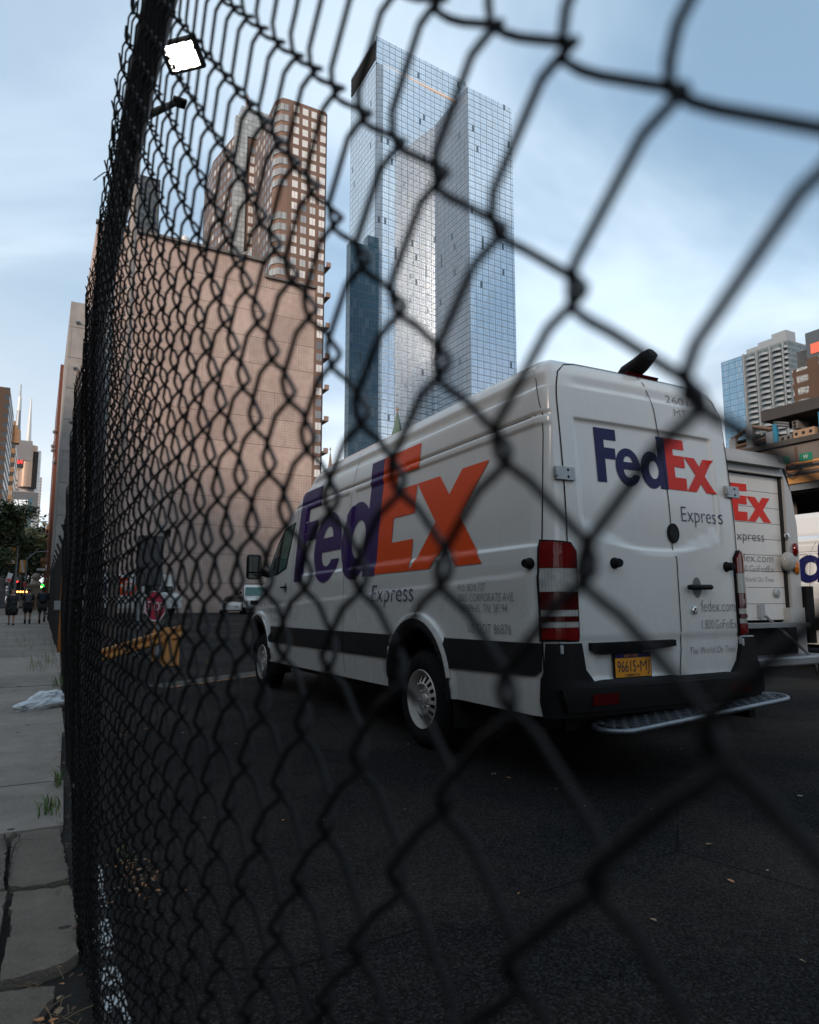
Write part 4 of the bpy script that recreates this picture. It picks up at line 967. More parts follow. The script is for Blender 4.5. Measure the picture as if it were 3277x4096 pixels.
# postal-style short truck
def mail_truck(root):
    b = MB(); w2 = .95
    prof = [(0, .55), (0, 2.25), (.15, 2.4), (2.6, 2.4), (2.75, 2.3), (3.25, 1.45), (4.15, 1.28), (4.30, 1.15), (4.34, .55)]
    n = len(prof); vs = [(x, sg*w2*(1 if x < 3.2 else .92), z) for sg in (-1, 1) for x, z in prof]
    b.add(vs, [tuple(range(n)), tuple(range(2*n-1, n-1, -1))]+[(j, n+j, n+(j+1) % n, (j+1) % n) for j in range(n)])
    q = b.build('body', M_WHITE, root); bevel(q, .05, 3, 30)
    g_ = MB(); g_.add([(2.84, -.80, 2.18), (2.84, .80, 2.18), (3.26, .80, 1.50), (3.26, -.80, 1.50)], [(0, 1, 2, 3)]); o = g_.build('windscreen', M_GREENGL, root); o.location = (.02, 0, .02)
    g_ = MB(); g_.box((4.34, 0, .92), (.03, .62, .36)); g_.build('grille', M_GAP, root)
    for sg in (-1, 1):
        l = MB(); l.lathe([(.09, 0), (.08, .04), (.001, .05)], 16, 0, Matrix.Translation((4.33, sg*.55, .98)) @ Matrix.Rotation(math.pi/2, 4, 'Y')); l.build('headlight', M_CLEAR, root, smooth=True)
        l = MB(); l.box((4.34, sg*.55, .80), (.03, .12, .06)); l.build('indicator', M_AMBERLENS, root)
        m = MB(); m.lathe([(.11, -.02), (.11, .02), (.001, .04)], 14, 0, Matrix.Translation((3.2, sg*1.15, 1.75)) @ Matrix.Rotation(math.pi/2, 4, 'Y')); m.build('mirror', M_BLACKPL, root)
        g_ = MB(); g_.box((2.75, sg*(w2+.003), 1.8), (.7, .012, .6)); g_.build('cab_window', M_GREENGL, root)
        for x in (.9, 3.7): wheel(root, x, sg*(w2-.12), .36, side=sg)
    b = MB(); b.box((4.42, 0, .62), (.14, 1.5, .24)); q = b.build('front_bumper', M_WHITE2, root); bevel(q, .03, 2)
s, t_, z = on_s(990, 2462, 57)
mt = thing('mail_truck', 'small snub-nosed white mail truck facing the camera at the foot of the concrete wall', 'truck', W(59.5, 16.9), rot=(0, 0, STREET-R(108)), group=VG); mail_truck(mt)
def sedan(root, m_body, L_=4.5):
    b = MB(); st = [(0, .5, .75, .60), (.05, .35, .95, .82), (.9, .28, 1.0, .88), (1.5, .26, 1.02, .90), (3.3, .26, .98, .90), (4.2, .28, .80, .86), (4.45, .40, .66, .74)]
    cab = [(.75, 1.0, .80), (1.25, 1.40, .62), (2.5, 1.44, .62), (3.4, .98, .80)]
    n = 8
    vs = [];
    for x, z0, z1, y in st: vs += [(x, -y, z0), (x, -y, (z0+z1)/2), (x, -y*.94, z1), (x, 0, z1+.04), (x, y*.94, z1), (x, y, (z0+z1)/2), (x, y, z0), (x, 0, z0)]
    fs = [(i*n+j, i*n+(j+1) % n, (i+1)*n+(j+1) % n, (i+1)*n+j) for i in range(len(st)-1) for j in range(n)]+[tuple(range(n)), tuple((len(st)-1)*n+j for j in range(n-1, -1, -1))]
    b.add(vs, fs); q = b.build('body', m_body, root, smooth=True, angle=35); bevel(q, .04, 2)
    b = MB(); vs = [(x, sg*y, z) for x, z, y in cab for sg in (-1, 1)]; vs2 = [(x, sg*y, .9) for x, z, y in cab for sg in (-1, 1)]
    b.add(vs, [(0, 1, 3, 2), (2, 3, 5, 4), (4, 5, 7, 6), (0, 2, 4, 6), (1, 7, 5, 3)]); b.build('windows', M_GLASS, root)
    b = MB(); b.box((1.9, 0, 1.435), (1.2, 1.26, .03)); b.build('roof', m_body, root)
    for sg in (-1, 1):
        for x in (.85, 3.55): wheel(root, x, sg*.80, .33, side=sg, wd=.2)
        l = MB(); l.box((.02, sg*.60, .80), (.06, .30, .12)); l.build('tail_light', M_TAILON, root)
        l = MB(); l.box((4.44, sg*.52, .60), (.06, .28, .10)); l.build('headlight', M_CLEAR, root)
M_TAILON = emitter('lit_tail_lamp', (1, .05, .02), .8)
M_SILVER = plain('silver_car_paint', (.32, .34, .36), .25, .6); M_DARKCAR = plain('dark_car_paint', (.02, .02, .024), .2, .3)
c1 = thing('parked_car', 'silver car parked at the kerb behind the street tree at the far left', 'car', W(74, -7.0), rot=(0, 0, R(90)+STREET)); sedan(c1, M_SILVER)
c2 = thing('parked_car', 'dark car with glowing red tail lamps between the woman and the grey backpack', 'car', W(88, -6.3), rot=(0, 0, R(90)+STREET)); sedan(c2, M_DARKCAR)
mc = thing('parked_car', 'small white car half hidden beside the nose of the mail truck', 'car', W(60, 15.4), rot=(0, 0, STREET-R(112))); sedan(mc, M_WHITE)

# ------------------------------------------------------------------ barrier, stop sign, cabinet, lamp pole
M_OR = NT('barrier_orange'); v = M_OR.coord(); nz = M_OR.noise(v, 7, 6, .7)
M_OR.base(M_OR.mix(M_OR.math('GREATER_THAN', nz, .64), M_OR.mix(nz, (.50, .20, .05), (.66, .30, .08)), (.10, .05, .03))).rough(.6); M_OR = M_OR.m
bs, bt = 12.85, 2.12
bar = thing('guard_rail', 'worn orange guard rail sloping down to the left from a stout orange I-beam post', 'barrier', W(bs, bt))
mb = MB()
for y in (-.13, .13): mb.box((0, y, .32), (.28, .028, .66))
mb.box((0, 0, .32), (.026, .24, .66)); mb.build('beam_post', M_OR, bar)
mb = MB(); A = Vector((.16, -.20, .56)); B = Vector((-1.15, .55, .10))
nseg = 10; pro = [(0, .155), (.035, .13), (.035, .095), (0, .06), (0, .02), (.035, -.015), (.035, -.05), (-.0, -.08)]
vs = []
for i in range(nseg+1):
    p = A.lerp(B, i/nseg)
    for dx, dz in pro: vs.append(p+Vector((-.35*dx-.0, -dx, dz*.95)))
k = len(pro); mb.add(vs, [(i*k+j, i*k+j+1, (i+1)*k+j+1, (i+1)*k+j) for i in range(nseg) for j in range(k-1)])
q = mb.build('rail', M_OR, bar, smooth=True, angle=20); m = q.modifiers.new('sol', 'SOLIDIFY'); m.thickness = .008
mb = MB(); mb.box((-1.12, .62, .12), (.12, .12, .30)); mb.build('low_post', M_OR, bar)
sg_ = thing('stop_sign', 'bent red STOP sign on a thin orange stake behind the orange guard rail', 'sign', W(bs+.45, bt-.22))
mb = MB(); P = []; rad_ = .26
for i in range(8):
    a = R(22.5+45*i); P.append((rad_*math.cos(a)*.72, rad_*math.sin(a)))
def bend(x, z): return Vector((x+.12*(z < -.05)*0, .9*x*x-.16*abs(z)*0, z))
fl = [(x, z) for x, z in P]
fsn = lambda x, z, off=0.0: Vector((x+.18*z*z, -off-1.6*x*x+.25*x, z*1.05-.10*x+1.03))
q1 = decal([[(x*1.08, z*1.08) for x, z in P]], fsn, 'sign_border', plain('sign_white', (.7, .7, .7), .4), sg_, .05, 0, .004)
q2 = decal([P], fsn, 'sign_face', plain('sign_red', (.36, .02, .045), .35), sg_, .05, .005)
text('STOP', fsn, 'sign_text', plain('sign_text_white', (.72, .70, .70), .4), q2, -.155, -.075, .15, .31, thin=.0, off=.010)
mb = MB(); mb.tube([(.01, .035, 0), (.02, .035, 1.2)], .022, 8); mb.build('stake', M_OR, sg_)
cab_ = thing('traffic_cabinet', 'dark grey steel control box mounted on two posts beside the orange guard rail', 'cabinet', W(15.2, 2.02))
mb = MB(); mb.box((0, 0, 1.95), (.48, .30, 1.05)); q = mb.build('box', plain('dark_grey_steel', (.035, .034, .033), .6, var=.3, scale=7), cab_); bevel(q, .02)
mb = MB(); mb.box((.0, -.156, 1.95), (.40, .012, .94)); q2 = mb.build('box_door', plain('dark_grey_door', (.045, .043, .041), .6, var=.3), cab_)
for x in (-.16, .24): mb = MB(); mb.tube([(x, .12, 0), (x, .12, 2.75 if x > 0 else 1.5)], .055, 10); mb.build('post', M_STEEL, cab_)
mb = MB(); mb.box((.36, .05, 2.55), (.10, .04, .16)); mb.tube([(.24, .1, 2.6), (.42, .02, 2.58)], .015, 6); mb.build('bracket', M_BLACKPL, cab_)

M_LPOLE = plain('pale_lamp_pole', (.30, .25, .22), .6, var=.2, scale=2)
lp = thing('flood_light', 'tall lamp pole behind the fence with a glaring square floodlight at its top', 'lamp', W(16, 1.42))
mb = MB(); mb.tube([(0, 0, 0), (0, 0, 7), (0, 0, 13.9)], [.10, .095, .085], 14); mb.build('pole', M_LPOLE, lp, smooth=True)
hd = on_s(725, 235, 16); cz = hd[2]; ct = hd[1]-1.42
head = bpy.data.objects.new('lamp_head', None); put(head, lp); head.location = (ct, -.10, cz); head.rotation_euler = (R(-30), R(-6), R(-38))
mb = MB(); mb.box((0, 0, .06), (.95, .72, .16)); q = mb.build('lamp_housing', M_BLACKPL, head); bevel(q, .05, 3)
mb = MB(); mb.box((0, 0, -.028), (.74, .54, .012)); mb.build('lamp_panel', emitter('lit_led_panel', (1, .92, .80), 14), head)
mb = MB(); mb.tube([(.0, 0, 12.6), (ct*.35, -.05, cz-.25), (ct-.38, -.08, cz-.02)], [.06, .055, .05], 8); mb.build('lamp_arm', M_LPOLE, lp)
a1 = on_s(575, 480, 16); a2 = on_s(690, 415, 16)
mb = MB(); p1 = Vector((.02, 0, a1[2])); p2 = Vector((a2[1]-1.42+.05, -.06, a2[2])); mb.tube([p1, p2], [.10, .075], 8); mb.build('lower_arm', M_BLACKPL, lp)
mb = MB(); mb.box(p2+Vector((.10, 0, .05)), (.32, .30, .10)); q = mb.build('lower_lamp', M_BLACKPL, lp); bevel(q, .03)
pp = thing('steel_post', 'plain dark grey steel post just left of the floodlight pole', 'post', W(20, 1.30))
mb = MB(); mb.tube([(0, 0, 0), (0, 0, 11.5)], .085, 12); mb.build('shaft', plain('blue_grey_post', (.10, .12, .13), .6), pp, smooth=True)

# ------------------------------------------------------------------ litter, weeds, bag
def leaf(mb, c, r, seed, m=0):
    q = random.Random(seed); a = q.uniform(0, 6.28); tl = q.uniform(-.4, .4); n = 6; pts = []
    for i in range(n):
        t = i/n*2*math.pi; x = r*math.cos(t); y = r*.42*math.sin(t)*q.uniform(.7, 1.2); zq = abs(y)*q.uniform(.2, .9)+.003+max(0, x*tl)*.6
        pts.append((c[0]+x*math.cos(a)-y*math.sin(a), c[1]+x*math.sin(a)+y*math.cos(a), c[2]+zq))
    mb.add(pts, [tuple(range(n))], m)
M_LEAF = [plain('dry_leaf_orange', (.46, .19, .07), .7, var=.5, scale=30), plain('dry_leaf_brown', (.11, .055, .025), .8, var=.5, scale=30), plain('dry_leaf_tan', (.26, .17, .10), .8, var=.4, scale=30), plain('litter_white', (.42, .44, .46), .6)]
ql = random.Random(11); mb = MB()
for i in range(260):                   # debris along the foot of the fence and loose over the asphalt
    s = ql.uniform(2.1, 16)**1.0; t_ = .17+t_fence(s)+ql.gauss(0, .03); leaf(mb, (t_, s, ql.uniform(0, .02)), ql.uniform(.006, .015), i, ql.choice([0, 1, 1, 1, 2, 1]))
for cs, ct_, n_, sp_ in ((3.1, .43, 90, .09), (6.3, .69, 60, .14), (2.2, .11, 14, .05), (8.5, .30, 40, .10)):
    for i in range(n_): leaf(mb, (ct_+ql.gauss(0, sp_*.6), cs+ql.gauss(0, sp_*1.6), ql.uniform(.0, .03)), ql.uniform(.009, .020), 1000+i, ql.choice([0, 0, 1, 2]))
for i in range(210):
    s = ql.uniform(.6, 12); t_ = ql.uniform(.5, 8); leaf(mb, (t_, s, .002), ql.uniform(.008, .019), 3000+i, ql.choice([0, 2, 1, 1, 2, 3]))
o = mb.build('fallen_leaves', M_LEAF); o.rotation_euler = (0, 0, STREET); tag(o, 'small dry leaves and scraps scattered over the asphalt and along the fence foot', 'leaves', kind='stuff')
mb = MB()
for i in range(34):
    s = ql.choice([2.2, 2.35, 2.15, 2.0])+ql.gauss(0, .08); t_ = .10+ql.gauss(0, .035); a = ql.uniform(0, 3.14); l = ql.uniform(.03, .09)
    p = Vector((t_, s, ql.uniform(-.02, .02))); d = Vector((math.cos(a), math.sin(a), ql.uniform(-.1, .5)))*l; mb.tube([p, p+d*.5+Vector((0, 0, .004)), p+d], .0012, 4)
o = mb.build('dry_straw', plain('straw', (.20, .13, .07), .8, var=.4)); o.rotation_euler = (0, 0, STREET); tag(o, 'dry straw and twigs tangled in the dirt beside the broken paving stone', 'straw', kind='stuff')
M_GRASS = plain('weed_green', (.065, .13, .03), .6, var=.5, scale=20); M_GRASSY = plain('weed_yellow', (.16, .15, .05), .7, var=.4, scale=20)
def weed(s, t_, n, h, seed, label, spread=.07, mat=None):
    q = random.Random(seed); mb = MB()
    for i in range(n):
        a = q.uniform(0, 6.28); b = Vector((q.gauss(0, spread*.35), q.gauss(0, spread), 0)); l = h*q.uniform(.45, 1.1); lean = Vector((math.cos(a)-.35, math.sin(a), 0))*l*q.uniform(.2, .75)
        w_ = .0045*q.uniform(.6, 1.3)*(1+h); side = Vector((-math.sin(a), math.cos(a), 0)); pts = []
        for k in range(5):
            f = k/4; c = b+lean*f*f+Vector((0, 0, l*(f-.28*f*f))); ww = w_*(1-f)**.6*(1 if k else .6); pts += [c-side*ww, c+side*ww]
        mb.add(pts, [(2*k, 2*k+1, 2*k+3, 2*k+2) for k in range(4)], q.choice([0, 0, 0, 1]))
    o = mb.build('weed', [mat or M_GRASS, M_GRASSY]); o.location = W(s, t_, 0); o.rotation_euler = (0, 0, STREET); tag(o, label, 'weed')
weed(4.35, .13, 42, .12, 1, 'tuft of green grass weeds at the fence foot nearest the camera', .08)
weed(4.9, .18, 20, .16, 2, 'small upright weed just beyond the nearest grass tuft at the fence foot', .03)
weed(10.4, .33, 46, .22, 3, 'bushy green weed at the fence foot beyond the plastic bag', .16)
weed(14.2, .42, 90, .30, 4, 'yellowish clump of tall weeds below the orange pole', .9, M_GRASSY)
weed(22, .50, 90, .35, 5, 'long strip of dry yellow-green weeds along the far slatted fence', 2.2, M_GRASSY)
weed(3.45, .42, 22, .07, 6, 'low green leaves growing through leaf litter inside the fence', .06)
weed(12.6, 2.75, 16, .12, 7, 'little green weed beside the orange I-beam post', .08)
# plastic bag
from mathutils import noise as mnz
bm = bmesh.new(); bmesh.ops.create_icosphere(bm, subdivisions=5, radius=1)
for v_ in bm.verts:
    d = v_.co.copy(); n1_ = mnz.noise(d*1.7+Vector((3, 1, 0))); n2_ = abs(mnz.noise(d*4.3)); n3_ = abs(mnz.noise(d*9.1+Vector((5, 0, 2))))
    r_ = 1+.35*n1_-.30*n2_-.12*n3_; taper = 1-.62*max(0, -d.x)**.8
    v_.co = Vector((d.x*.33*r_, d.y*.13*r_*taper, max(-.02, d.z*.12*r_*taper+.05*taper)))
me = bpy.data.meshes.new('plastic_bag'); bm.to_mesh(me); bm.free()
t = NT('thin_white_plastic'); f = t.noise(t.coord(), 9, 5, .6, .8); t.base(t.mix(f, (.62, .66, .69), (.85, .87, .88))).rough(.35); t.b.inputs['Transmission Weight'].default_value = .15; t.bump(f, .8, .03); me.materials.append(t.m)
for p in me.polygons: p.use_smooth = True
o = bpy.data.objects.new('plastic_bag', me); put(o); o.location = W(8.4, .10, .01); o.rotation_euler = (0, 0, STREET+R(38)); tag(o, 'crumpled translucent white plastic bag lying on the sidewalk by the fence', 'bag')
mb = MB(); mb.box((0, 0, .02), (.09, .07, .03)); o = mb.build('snack_wrapper', plain('red_wrapper', (.55, .05, .03), .4)); o.location = W(8.85, .27); o.rotation_euler = (.3, .2, .4); bevel(o, .012, 2); tag(o, 'small crumpled red wrapper beside the plastic bag', 'wrapper')
# ------------------------------------------------------------------ concrete wall building
def concrete_wall(name, c1, c2, tile=True):
    t = NT(name); uv = t.coord('UV'); sp = t.n('SeparateXYZ'); t.l(uv, sp.inputs[0]); o = t.coord()
    U, Vv = sp.outputs[0], sp.outputs[1]
    def line(x, per, w_): f = t.math('FRACT', t.math('DIVIDE', x, per)); return t.math('LESS_THAN', t.math('MULTIPLY', t.math('ABSOLUTE', t.math('SUBTRACT', f, .5)), 2.0), 1.0), f
    def joint(x, per, w_):
        f = t.math('FRACT', t.math('DIVIDE', x, per)); return t.math('LESS_THAN', f, w_/per)
    big = t.noise(t.map(o, (1, 1, .6)), .16, 6, .62, .3); mid = t.noise(o, 1.4, 5, .65); fine = t.noise(o, 9, 4, .7); drip = t.noise(t.map(o, (2.2, 2.2, .12)), 1.0, 5, .6)
    f = t.math('ADD', t.math('MULTIPLY', big, .5), t.math('ADD', t.math('MULTIPLY', mid, .36), t.math('MULTIPLY', drip, .14)))
    col = t.mix(t.ramp(f, (.38, 0.0), (.70, 1.0)), c1, c2); col = t.mix(t.math('MULTIPLY', fine, .25), col, tuple(q*.7 for q in c1))
    cb = t.n('CombineXYZ'); t.l(t.math('FLOOR', t.math('DIVIDE', U, 3.4)), cb.inputs[0]); t.l(t.math('FLOOR', t.math('DIVIDE', Vv, 2.6)), cb.inputs[1])
    wn = t.n('TexWhiteNoise', noise_dimensions='2D'); t.l(cb.outputs[0], wn.inputs['Vector'])
    col = t.mix(t.math('MULTIPLY', wn.outputs['Value'], .28), col, tuple(q*.62 for q in c1))
    if tile:
        tl = t.math('MAXIMUM', joint(U, .26, .035), joint(Vv, .26, .035))
        fu = t.math('FRACT', t.math('DIVIDE', U, 6.8)); msk = t.math('MULTIPLY', t.math('LESS_THAN', fu, .66), t.math('LESS_THAN', t.math('FRACT', t.math('DIVIDE', Vv, 7.8)), .67))
        col = t.mix(t.math('MULTIPLY', t.math('MULTIPLY', tl, msk), .38), col, tuple(q*.35 for q in c1))
    U2 = t.math('ADD', U, t.math('MULTIPLY', t.math('FLOOR', t.math('DIVIDE', Vv, 2.6)), 1.13)); j = t.math('MAXIMUM', t.math('MULTIPLY', joint(U2, 4.6, .05), .5), joint(Vv, 2.6, .07)); col = t.mix(t.math('MULTIPLY', j, .6), col, tuple(q*.25 for q in c1))
    t.base(col).rough(.85).spec(.25); t.bump(t.math('ADD', fine, t.math('MULTIPLY', j, -1.0)), .4, .03); return t.m
M_WALLP = concrete_wall('pink_concrete', (.38, .28, .235), (.66, .51, .44)); M_WALLG = concrete_wall('grey_concrete', (.24, .22, .205), (.50, .46, .42), False)
wb = thing('concrete_building', 'huge windowless pinkish concrete building closing the far side of the lot', 'building', W(0, 0))
mb = MB(); mb.prism([(2.6, 62), (17.5, 62), (17.5, 100), (2.6, 100)], 0, 33.7, rep=1); mb.build('wall', M_WALLP, wb)
mb = MB(); mb.prism([(17.505, 62.0), (22.7, 62.0), (22.7, 100), (17.505, 100)], 0, 32.2, rep=1); mb.build('wall', M_WALLP, wb)
for t0, t1, h in ((2.5, 17.55, 33.7), (17.55, 22.8, 32.2)): mb = MB(); mb.box(((t0+t1)/2, 61.95, h+.10), (t1-t0, .5, .25)); mb.build('parapet', M_WALLG, wb)
for x in (10.2, 16.2): mb = MB(); mb.lathe([(.25, 0), (.25, .9), (.40, .95), (.40, 1.35), (.1, 1.6), (.001, 1.6)], 14, 0, Matrix.Translation((x, 63.5, 33.7 if x < 17.5 else 32.2))); mb.build('roof_vent', M_WHITE2, wb, smooth=True, angle=40)
mb = MB(); mb.box((9.6, 61.85, 1.55), (.45, .25, 1.1)); q = mb.build('hose_cabinet', plain('dull_red', (.28, .02, .02), .5), wb); bevel(q, .05)
sbld = thing('concrete_building', 'lower grey concrete block in front of the windowless building, nearest the sidewalk', 'building', W(0, 0))
mb = MB(); mb.prism([(.98, 60.5), (2.55, 60.5), (2.55, 80), (.98, 80)], 0, 25.6, rep=1); mb.build('wall', M_WALLG, sbld)
for z in (23.9, 20, 15.5): mb = MB(); mb.lathe([(.10, -.2), (.16, .05), (.001, .12)], 10, 0, Matrix.Translation((1.55, 60.4, z)) @ Matrix.Rotation(.6, 4, 'X')); mb.build('wall_lamp', M_STEEL, sbld)
# red-brick corner building with security cameras, farther along the sidewalk
M_BRICK = facade('red_brick', (.16, .062, .040), (.02, .022, .026), 2.4, 3.2, 1.0, 1.7, var=.5)
M_BRICKO = facade('brown_brick', (.20, .10, .055), (.03, .034, .04), 2.2, 3.1, 1.2, 1.7, var=.7, blind=(.30, .28, .25))
bb = thing('brick_building', 'narrow red brick building peeping out left of the grey concrete block', 'building', W(0, 0))
mb = MB(); mb.prism([(.72, 84), (1.6, 84), (1.6, 110), (.72, 110)], 0, 27.5, rep=1); mb.build('wall', M_BRICK, bb)
for i, (px, py) in enumerate([(218, 1727), (211, 1784), (211, 1801), (216, 1848)]):
    s_, t_, z_ = on_s(px, py, 84); mb = MB(); mb.lathe([(.14, 0), (.20, .22), (.12, .38), (.001, .40)], 10, 0, Matrix.Translation((t_, 84, z_-.2))); mb.tube([(t_, 84, z_+.2), (t_+.05, 84, z_+.5), (.74, 84.2, z_+.55)], .04, 6); mb.build('security_camera', M_STEEL, bb)
s_, t_, z_ = on_s(160, 2132, 84); mb = MB(); mb.tube([(t_, 84, z_), (.73, 84.1, z_-.1)], .09, 6); mb.build('flag_bar', M_STEEL, bb)
cb_ = thing('corner_building', 'low red brick house with a heavy ochre cornice at the end of the sidewalk', 'building', W(0, 0))
s0_ = 96; p0 = on_s(182, 2250, s0_); p1 = on_s(171, 2245, s0_)
mb = MB(); mb.prism([(p0[1], s0_), (2.0, s0_), (2.0, s0_+12), (p0[1], s0_+12)], 0, on_s(180, 2205, s0_)[2], rep=1); mb.build('wall', plain('dark_red_brick', (.17, .055, .035), .85, var=.3, scale=1.5), cb_)
M_OCH = plain('ochre_stone', (.28, .15, .07), .8, var=.3, scale=1.5)
zc = on_s(180, 2240, s0_)[2]
for dz, dx, hh in ((0, .55, .5), (-.55, .35, .5), (-1.0, .2, .35), (4.0, .15, .5)): mb = MB(); mb.box(((p0[1]-dx+2.0)/2, s0_+6, zc+dz), (2.0-p0[1]+dx, 12+2*dx, hh)); mb.build('cornice', M_OCH, cb_)
s_, t_, z_ = on_s(155, 2278, 90); mb = MB(); mb.box((t_+1.3, 90, z_), (3.0, .5, .22)); mb.build('awning', M_WHITE2, cb_)
mb = MB(); e_ = on_s(192, 2265, 88); mb.lathe([(.1, .2), (.28, .0), (.26, -.25), (.1, -.42), (.001, -.45)], 14, 0, Matrix.Translation((e_[1], 88, e_[2]))); mb.tube([(e_[1], 88, e_[2]+.2), (e_[1]+.4, 88, e_[2]+.35), (1.1, 90, e_[2])], .06, 6); mb.build('dome_camera', M_WHITE2, cb_, smooth=True)
gp = on_ground(137, 2437)
pil = thing('gate_pillar', 'pale stone gate pillar topped by a stone ball, behind the two boys', 'pillar', W(88, on_s(137, 2430, 88)[1]))
mb = MB(); mb.box((0, 0, 1.35), (1.5, 1.2, 2.7)); q = mb.build('shaft', plain('pale_stone', (.30, .23, .18), .85, var=.25, scale=1.5), pil); bevel(q, .04)
mb = MB(); mb.box((0, 0, 2.78), (1.9, 1.5, .22)); mb.lathe([(.7, 0), (.35, .35), (.25, .45)], 12, 0, Matrix.Translation((0, 0, 2.9))); q = mb.build('cap', plain('pale_stone_cap', (.32, .25, .2), .85), pil)
mb = MB(); mb.lathe([(.45*math.cos(R(a)), .45*math.sin(R(a))) for a in range(-80, 91, 17)], 18, 0, Matrix.Translation((0, 0, 3.7))); mb.build('ball', plain('pale_stone_ball', (.34, .27, .22), .85), pil, smooth=True)

# ------------------------------------------------------------------ brick tower pair
M_TB = facade('tower_brick_side', (.12, .078, .060), (.10, .11, .12), 2.45, 2.85, 1.5, 1.6, mull=2, var=.8, blind=(.42, .40, .37))
M_TBP = facade('tower_brick', (.185, .115, .085), (.2, .2, .2), 300, 2.85, .01, .01)
M_WIN = NT('pale_window'); oi = M_WIN.n('ObjectInfo'); M_WIN.base(M_WIN.ramp(oi.outputs['Random'], (0, (.10, .11, .12)), (.2, (.28, .30, .32)), (.4, (.62, .60, .57)), (1, (.80, .76, .72)))).rough(.35).spec(.7); M_WIN = M_WIN.m
M_BAYG = facade('bay_glass', (.26, .17, .12), (.50, .50, .48), 1.0, 2.85, .92, 1.75, mull=0, var=.6, rough_g=.2, voff=.2)
M_BAYW = facade('bay_glass_pale', (.16, .13, .12), (.38, .40, .40), 1.0, 40, .86, 39.9, var=.55, rough_g=.2)
M_TEAL = facade('pale_teal_glass', (.17, .12, .10), (.38, .42, .42), 1.2, 1.45, 1.1, 1.3, var=.45, rough_g=.2)
def window_grid(parent, org, ux, cols, z0, nrows, dz, w_, h_, dep=.12, n_out=(0, -1, 0), limit=100, name='window', mat=None, pane_mid=True):
    """separate window parts down a facade; org+ux*x; the shared mesh has a frame line down its middle"""
    mb = MB(); mb.box((0, 0, 0), (w_, .06, h_)); me_o = None; k = 0; extra = MB(); ang = math.atan2(ux[1], ux[0])
    mid = MB(); mid.box((-w_*.26, 0, 0), (w_*.46, .06, h_)); mid.box((w_*.26, 0, 0), (w_*.46, .06, h_)); src = None
    for r_ in range(nrows):
        for x in cols:
            p = Vector((org[0]+ux[0]*x, org[1]+ux[1]*x, z0+r_*dz))
            if k < limit:
                if src is None: src = mid.build(name, mat or M_WIN, parent); o_ = src
                else: o_ = src.copy(); C.objects.link(o_); o_.parent = parent
                o_.location = p; o_.rotation_euler = (0, 0, ang)
            else: extra.box(p, (w_, .06, h_), rz=ang)
            k += 1
    if extra.v: extra.build(name, mat or M_WIN, parent)['kind'] = 'stuff'
bt_ = thing('brick_tower', 'tall reddish-brown brick apartment tower with a grid of pale windows', 'building', W(0, 0))
TOP = 124.0; x0, x1 = 47.4, 57.7
mb = MB(); mb.prism([(x0, 150), (x1-.8, 150), (x1, 150.8), (x1, 170), (44.5, 170), (44.5, 152.2), (45.6, 150.3)], 0, TOP); mb.build('wall', M_TBP, bt_)
window_grid(bt_, (x0, 149.99), (1, 0), [1.85, 4.2, 6.5, 8.9], TOP-2.0-2.85*32, 33, 2.85, 1.45, 1.75, limit=100)
mb = MB()
for i in range(42):
    z = TOP-2.4-2.85*i
    if i in (8, 9): continue
    mb2 = MB(); mb2.prism([(44.36, 153.2), (44.36, 151.9), (45.5, 150.2), (47.35, 149.9), (47.35, 150.4), (44.7, 153.4)], z-.85, z+.85, rep=1); mb2.build('bay_window', M_BAYW, bt_)
    if i > 30: break
for i in range(12):
    z = 36+i*7.8; mb = MB(); mb.box((x1+.6, 152, z), (1.2, 4.5, .25)); mb.box((x1+1.15, 152, z+.6), (.06, 4.5, .95)); mb.box((x1+.6, 149.8, z+.6), (1.2, .06, .95)); mb.build('balcony', plain('balcony_brown', (.26, .17, .13), .8) if i == 0 else bpy.data.materials['balcony_brown'], bt_)
    if z > 75: break
mb = MB(); mb.prism([(44.49, 153.25), (44.49, 169.9), (44.40, 169.9), (44.40, 153.25)], 30, TOP-.5, rep=1); mb.build('side_windows', M_TB, bt_)
lt = thing('brick_tower', 'brown brick tower with pale glazed corner, just left of the window-grid tower', 'building', W(0, 0))
mb = MB(); mb.prism([(43.4, 175), (50.5, 175), (50.5, 200), (40.3, 203), (37.8, 203), (37.6, 190), (40.1, 176.2), (40.6, 175)], 0, 128.5); mb.build('wall', M_TB, lt)
mb = MB(); mb.prism([(43.42, 174.9), (50.4, 174.9), (50.4, 175.4), (43.42, 175.4)], 60, 128.4); mb.build('front_wall', M_TBP, lt)
mb = MB(); mb.prism([(40.2, 174.8), (43.4, 174.5), (43.4, 176), (40.2, 176.6)], 0, 134.0, rep=1); mb.build('glazed_corner', M_TEAL, lt)
mb = MB(); mb.prism([(43.4, 174.6), (49.6, 174.6), (49.6, 180), (43.4, 180)], 128.6, 134.5, rep=1); mb.build('penthouse', M_TEAL, lt)
mb = MB(); mb.prism([(42.2, 177), (50.2, 177), (50.2, 186), (42.2, 186)], 134.6, 139.0, rep=1); mb.build('roof_glazing', M_TEAL, lt)
mb = MB(); mb.box((43.9, 178, 141.2), (.55, .55, 4.5)); mb.build('roof_flue', plain('flue_pink', (.42, .30, .26), .8), lt)
window_grid(lt, (43.42, 174.88), (1, 0), [1.6], 66, 21, 2.95, 1.3, 1.9, limit=100)

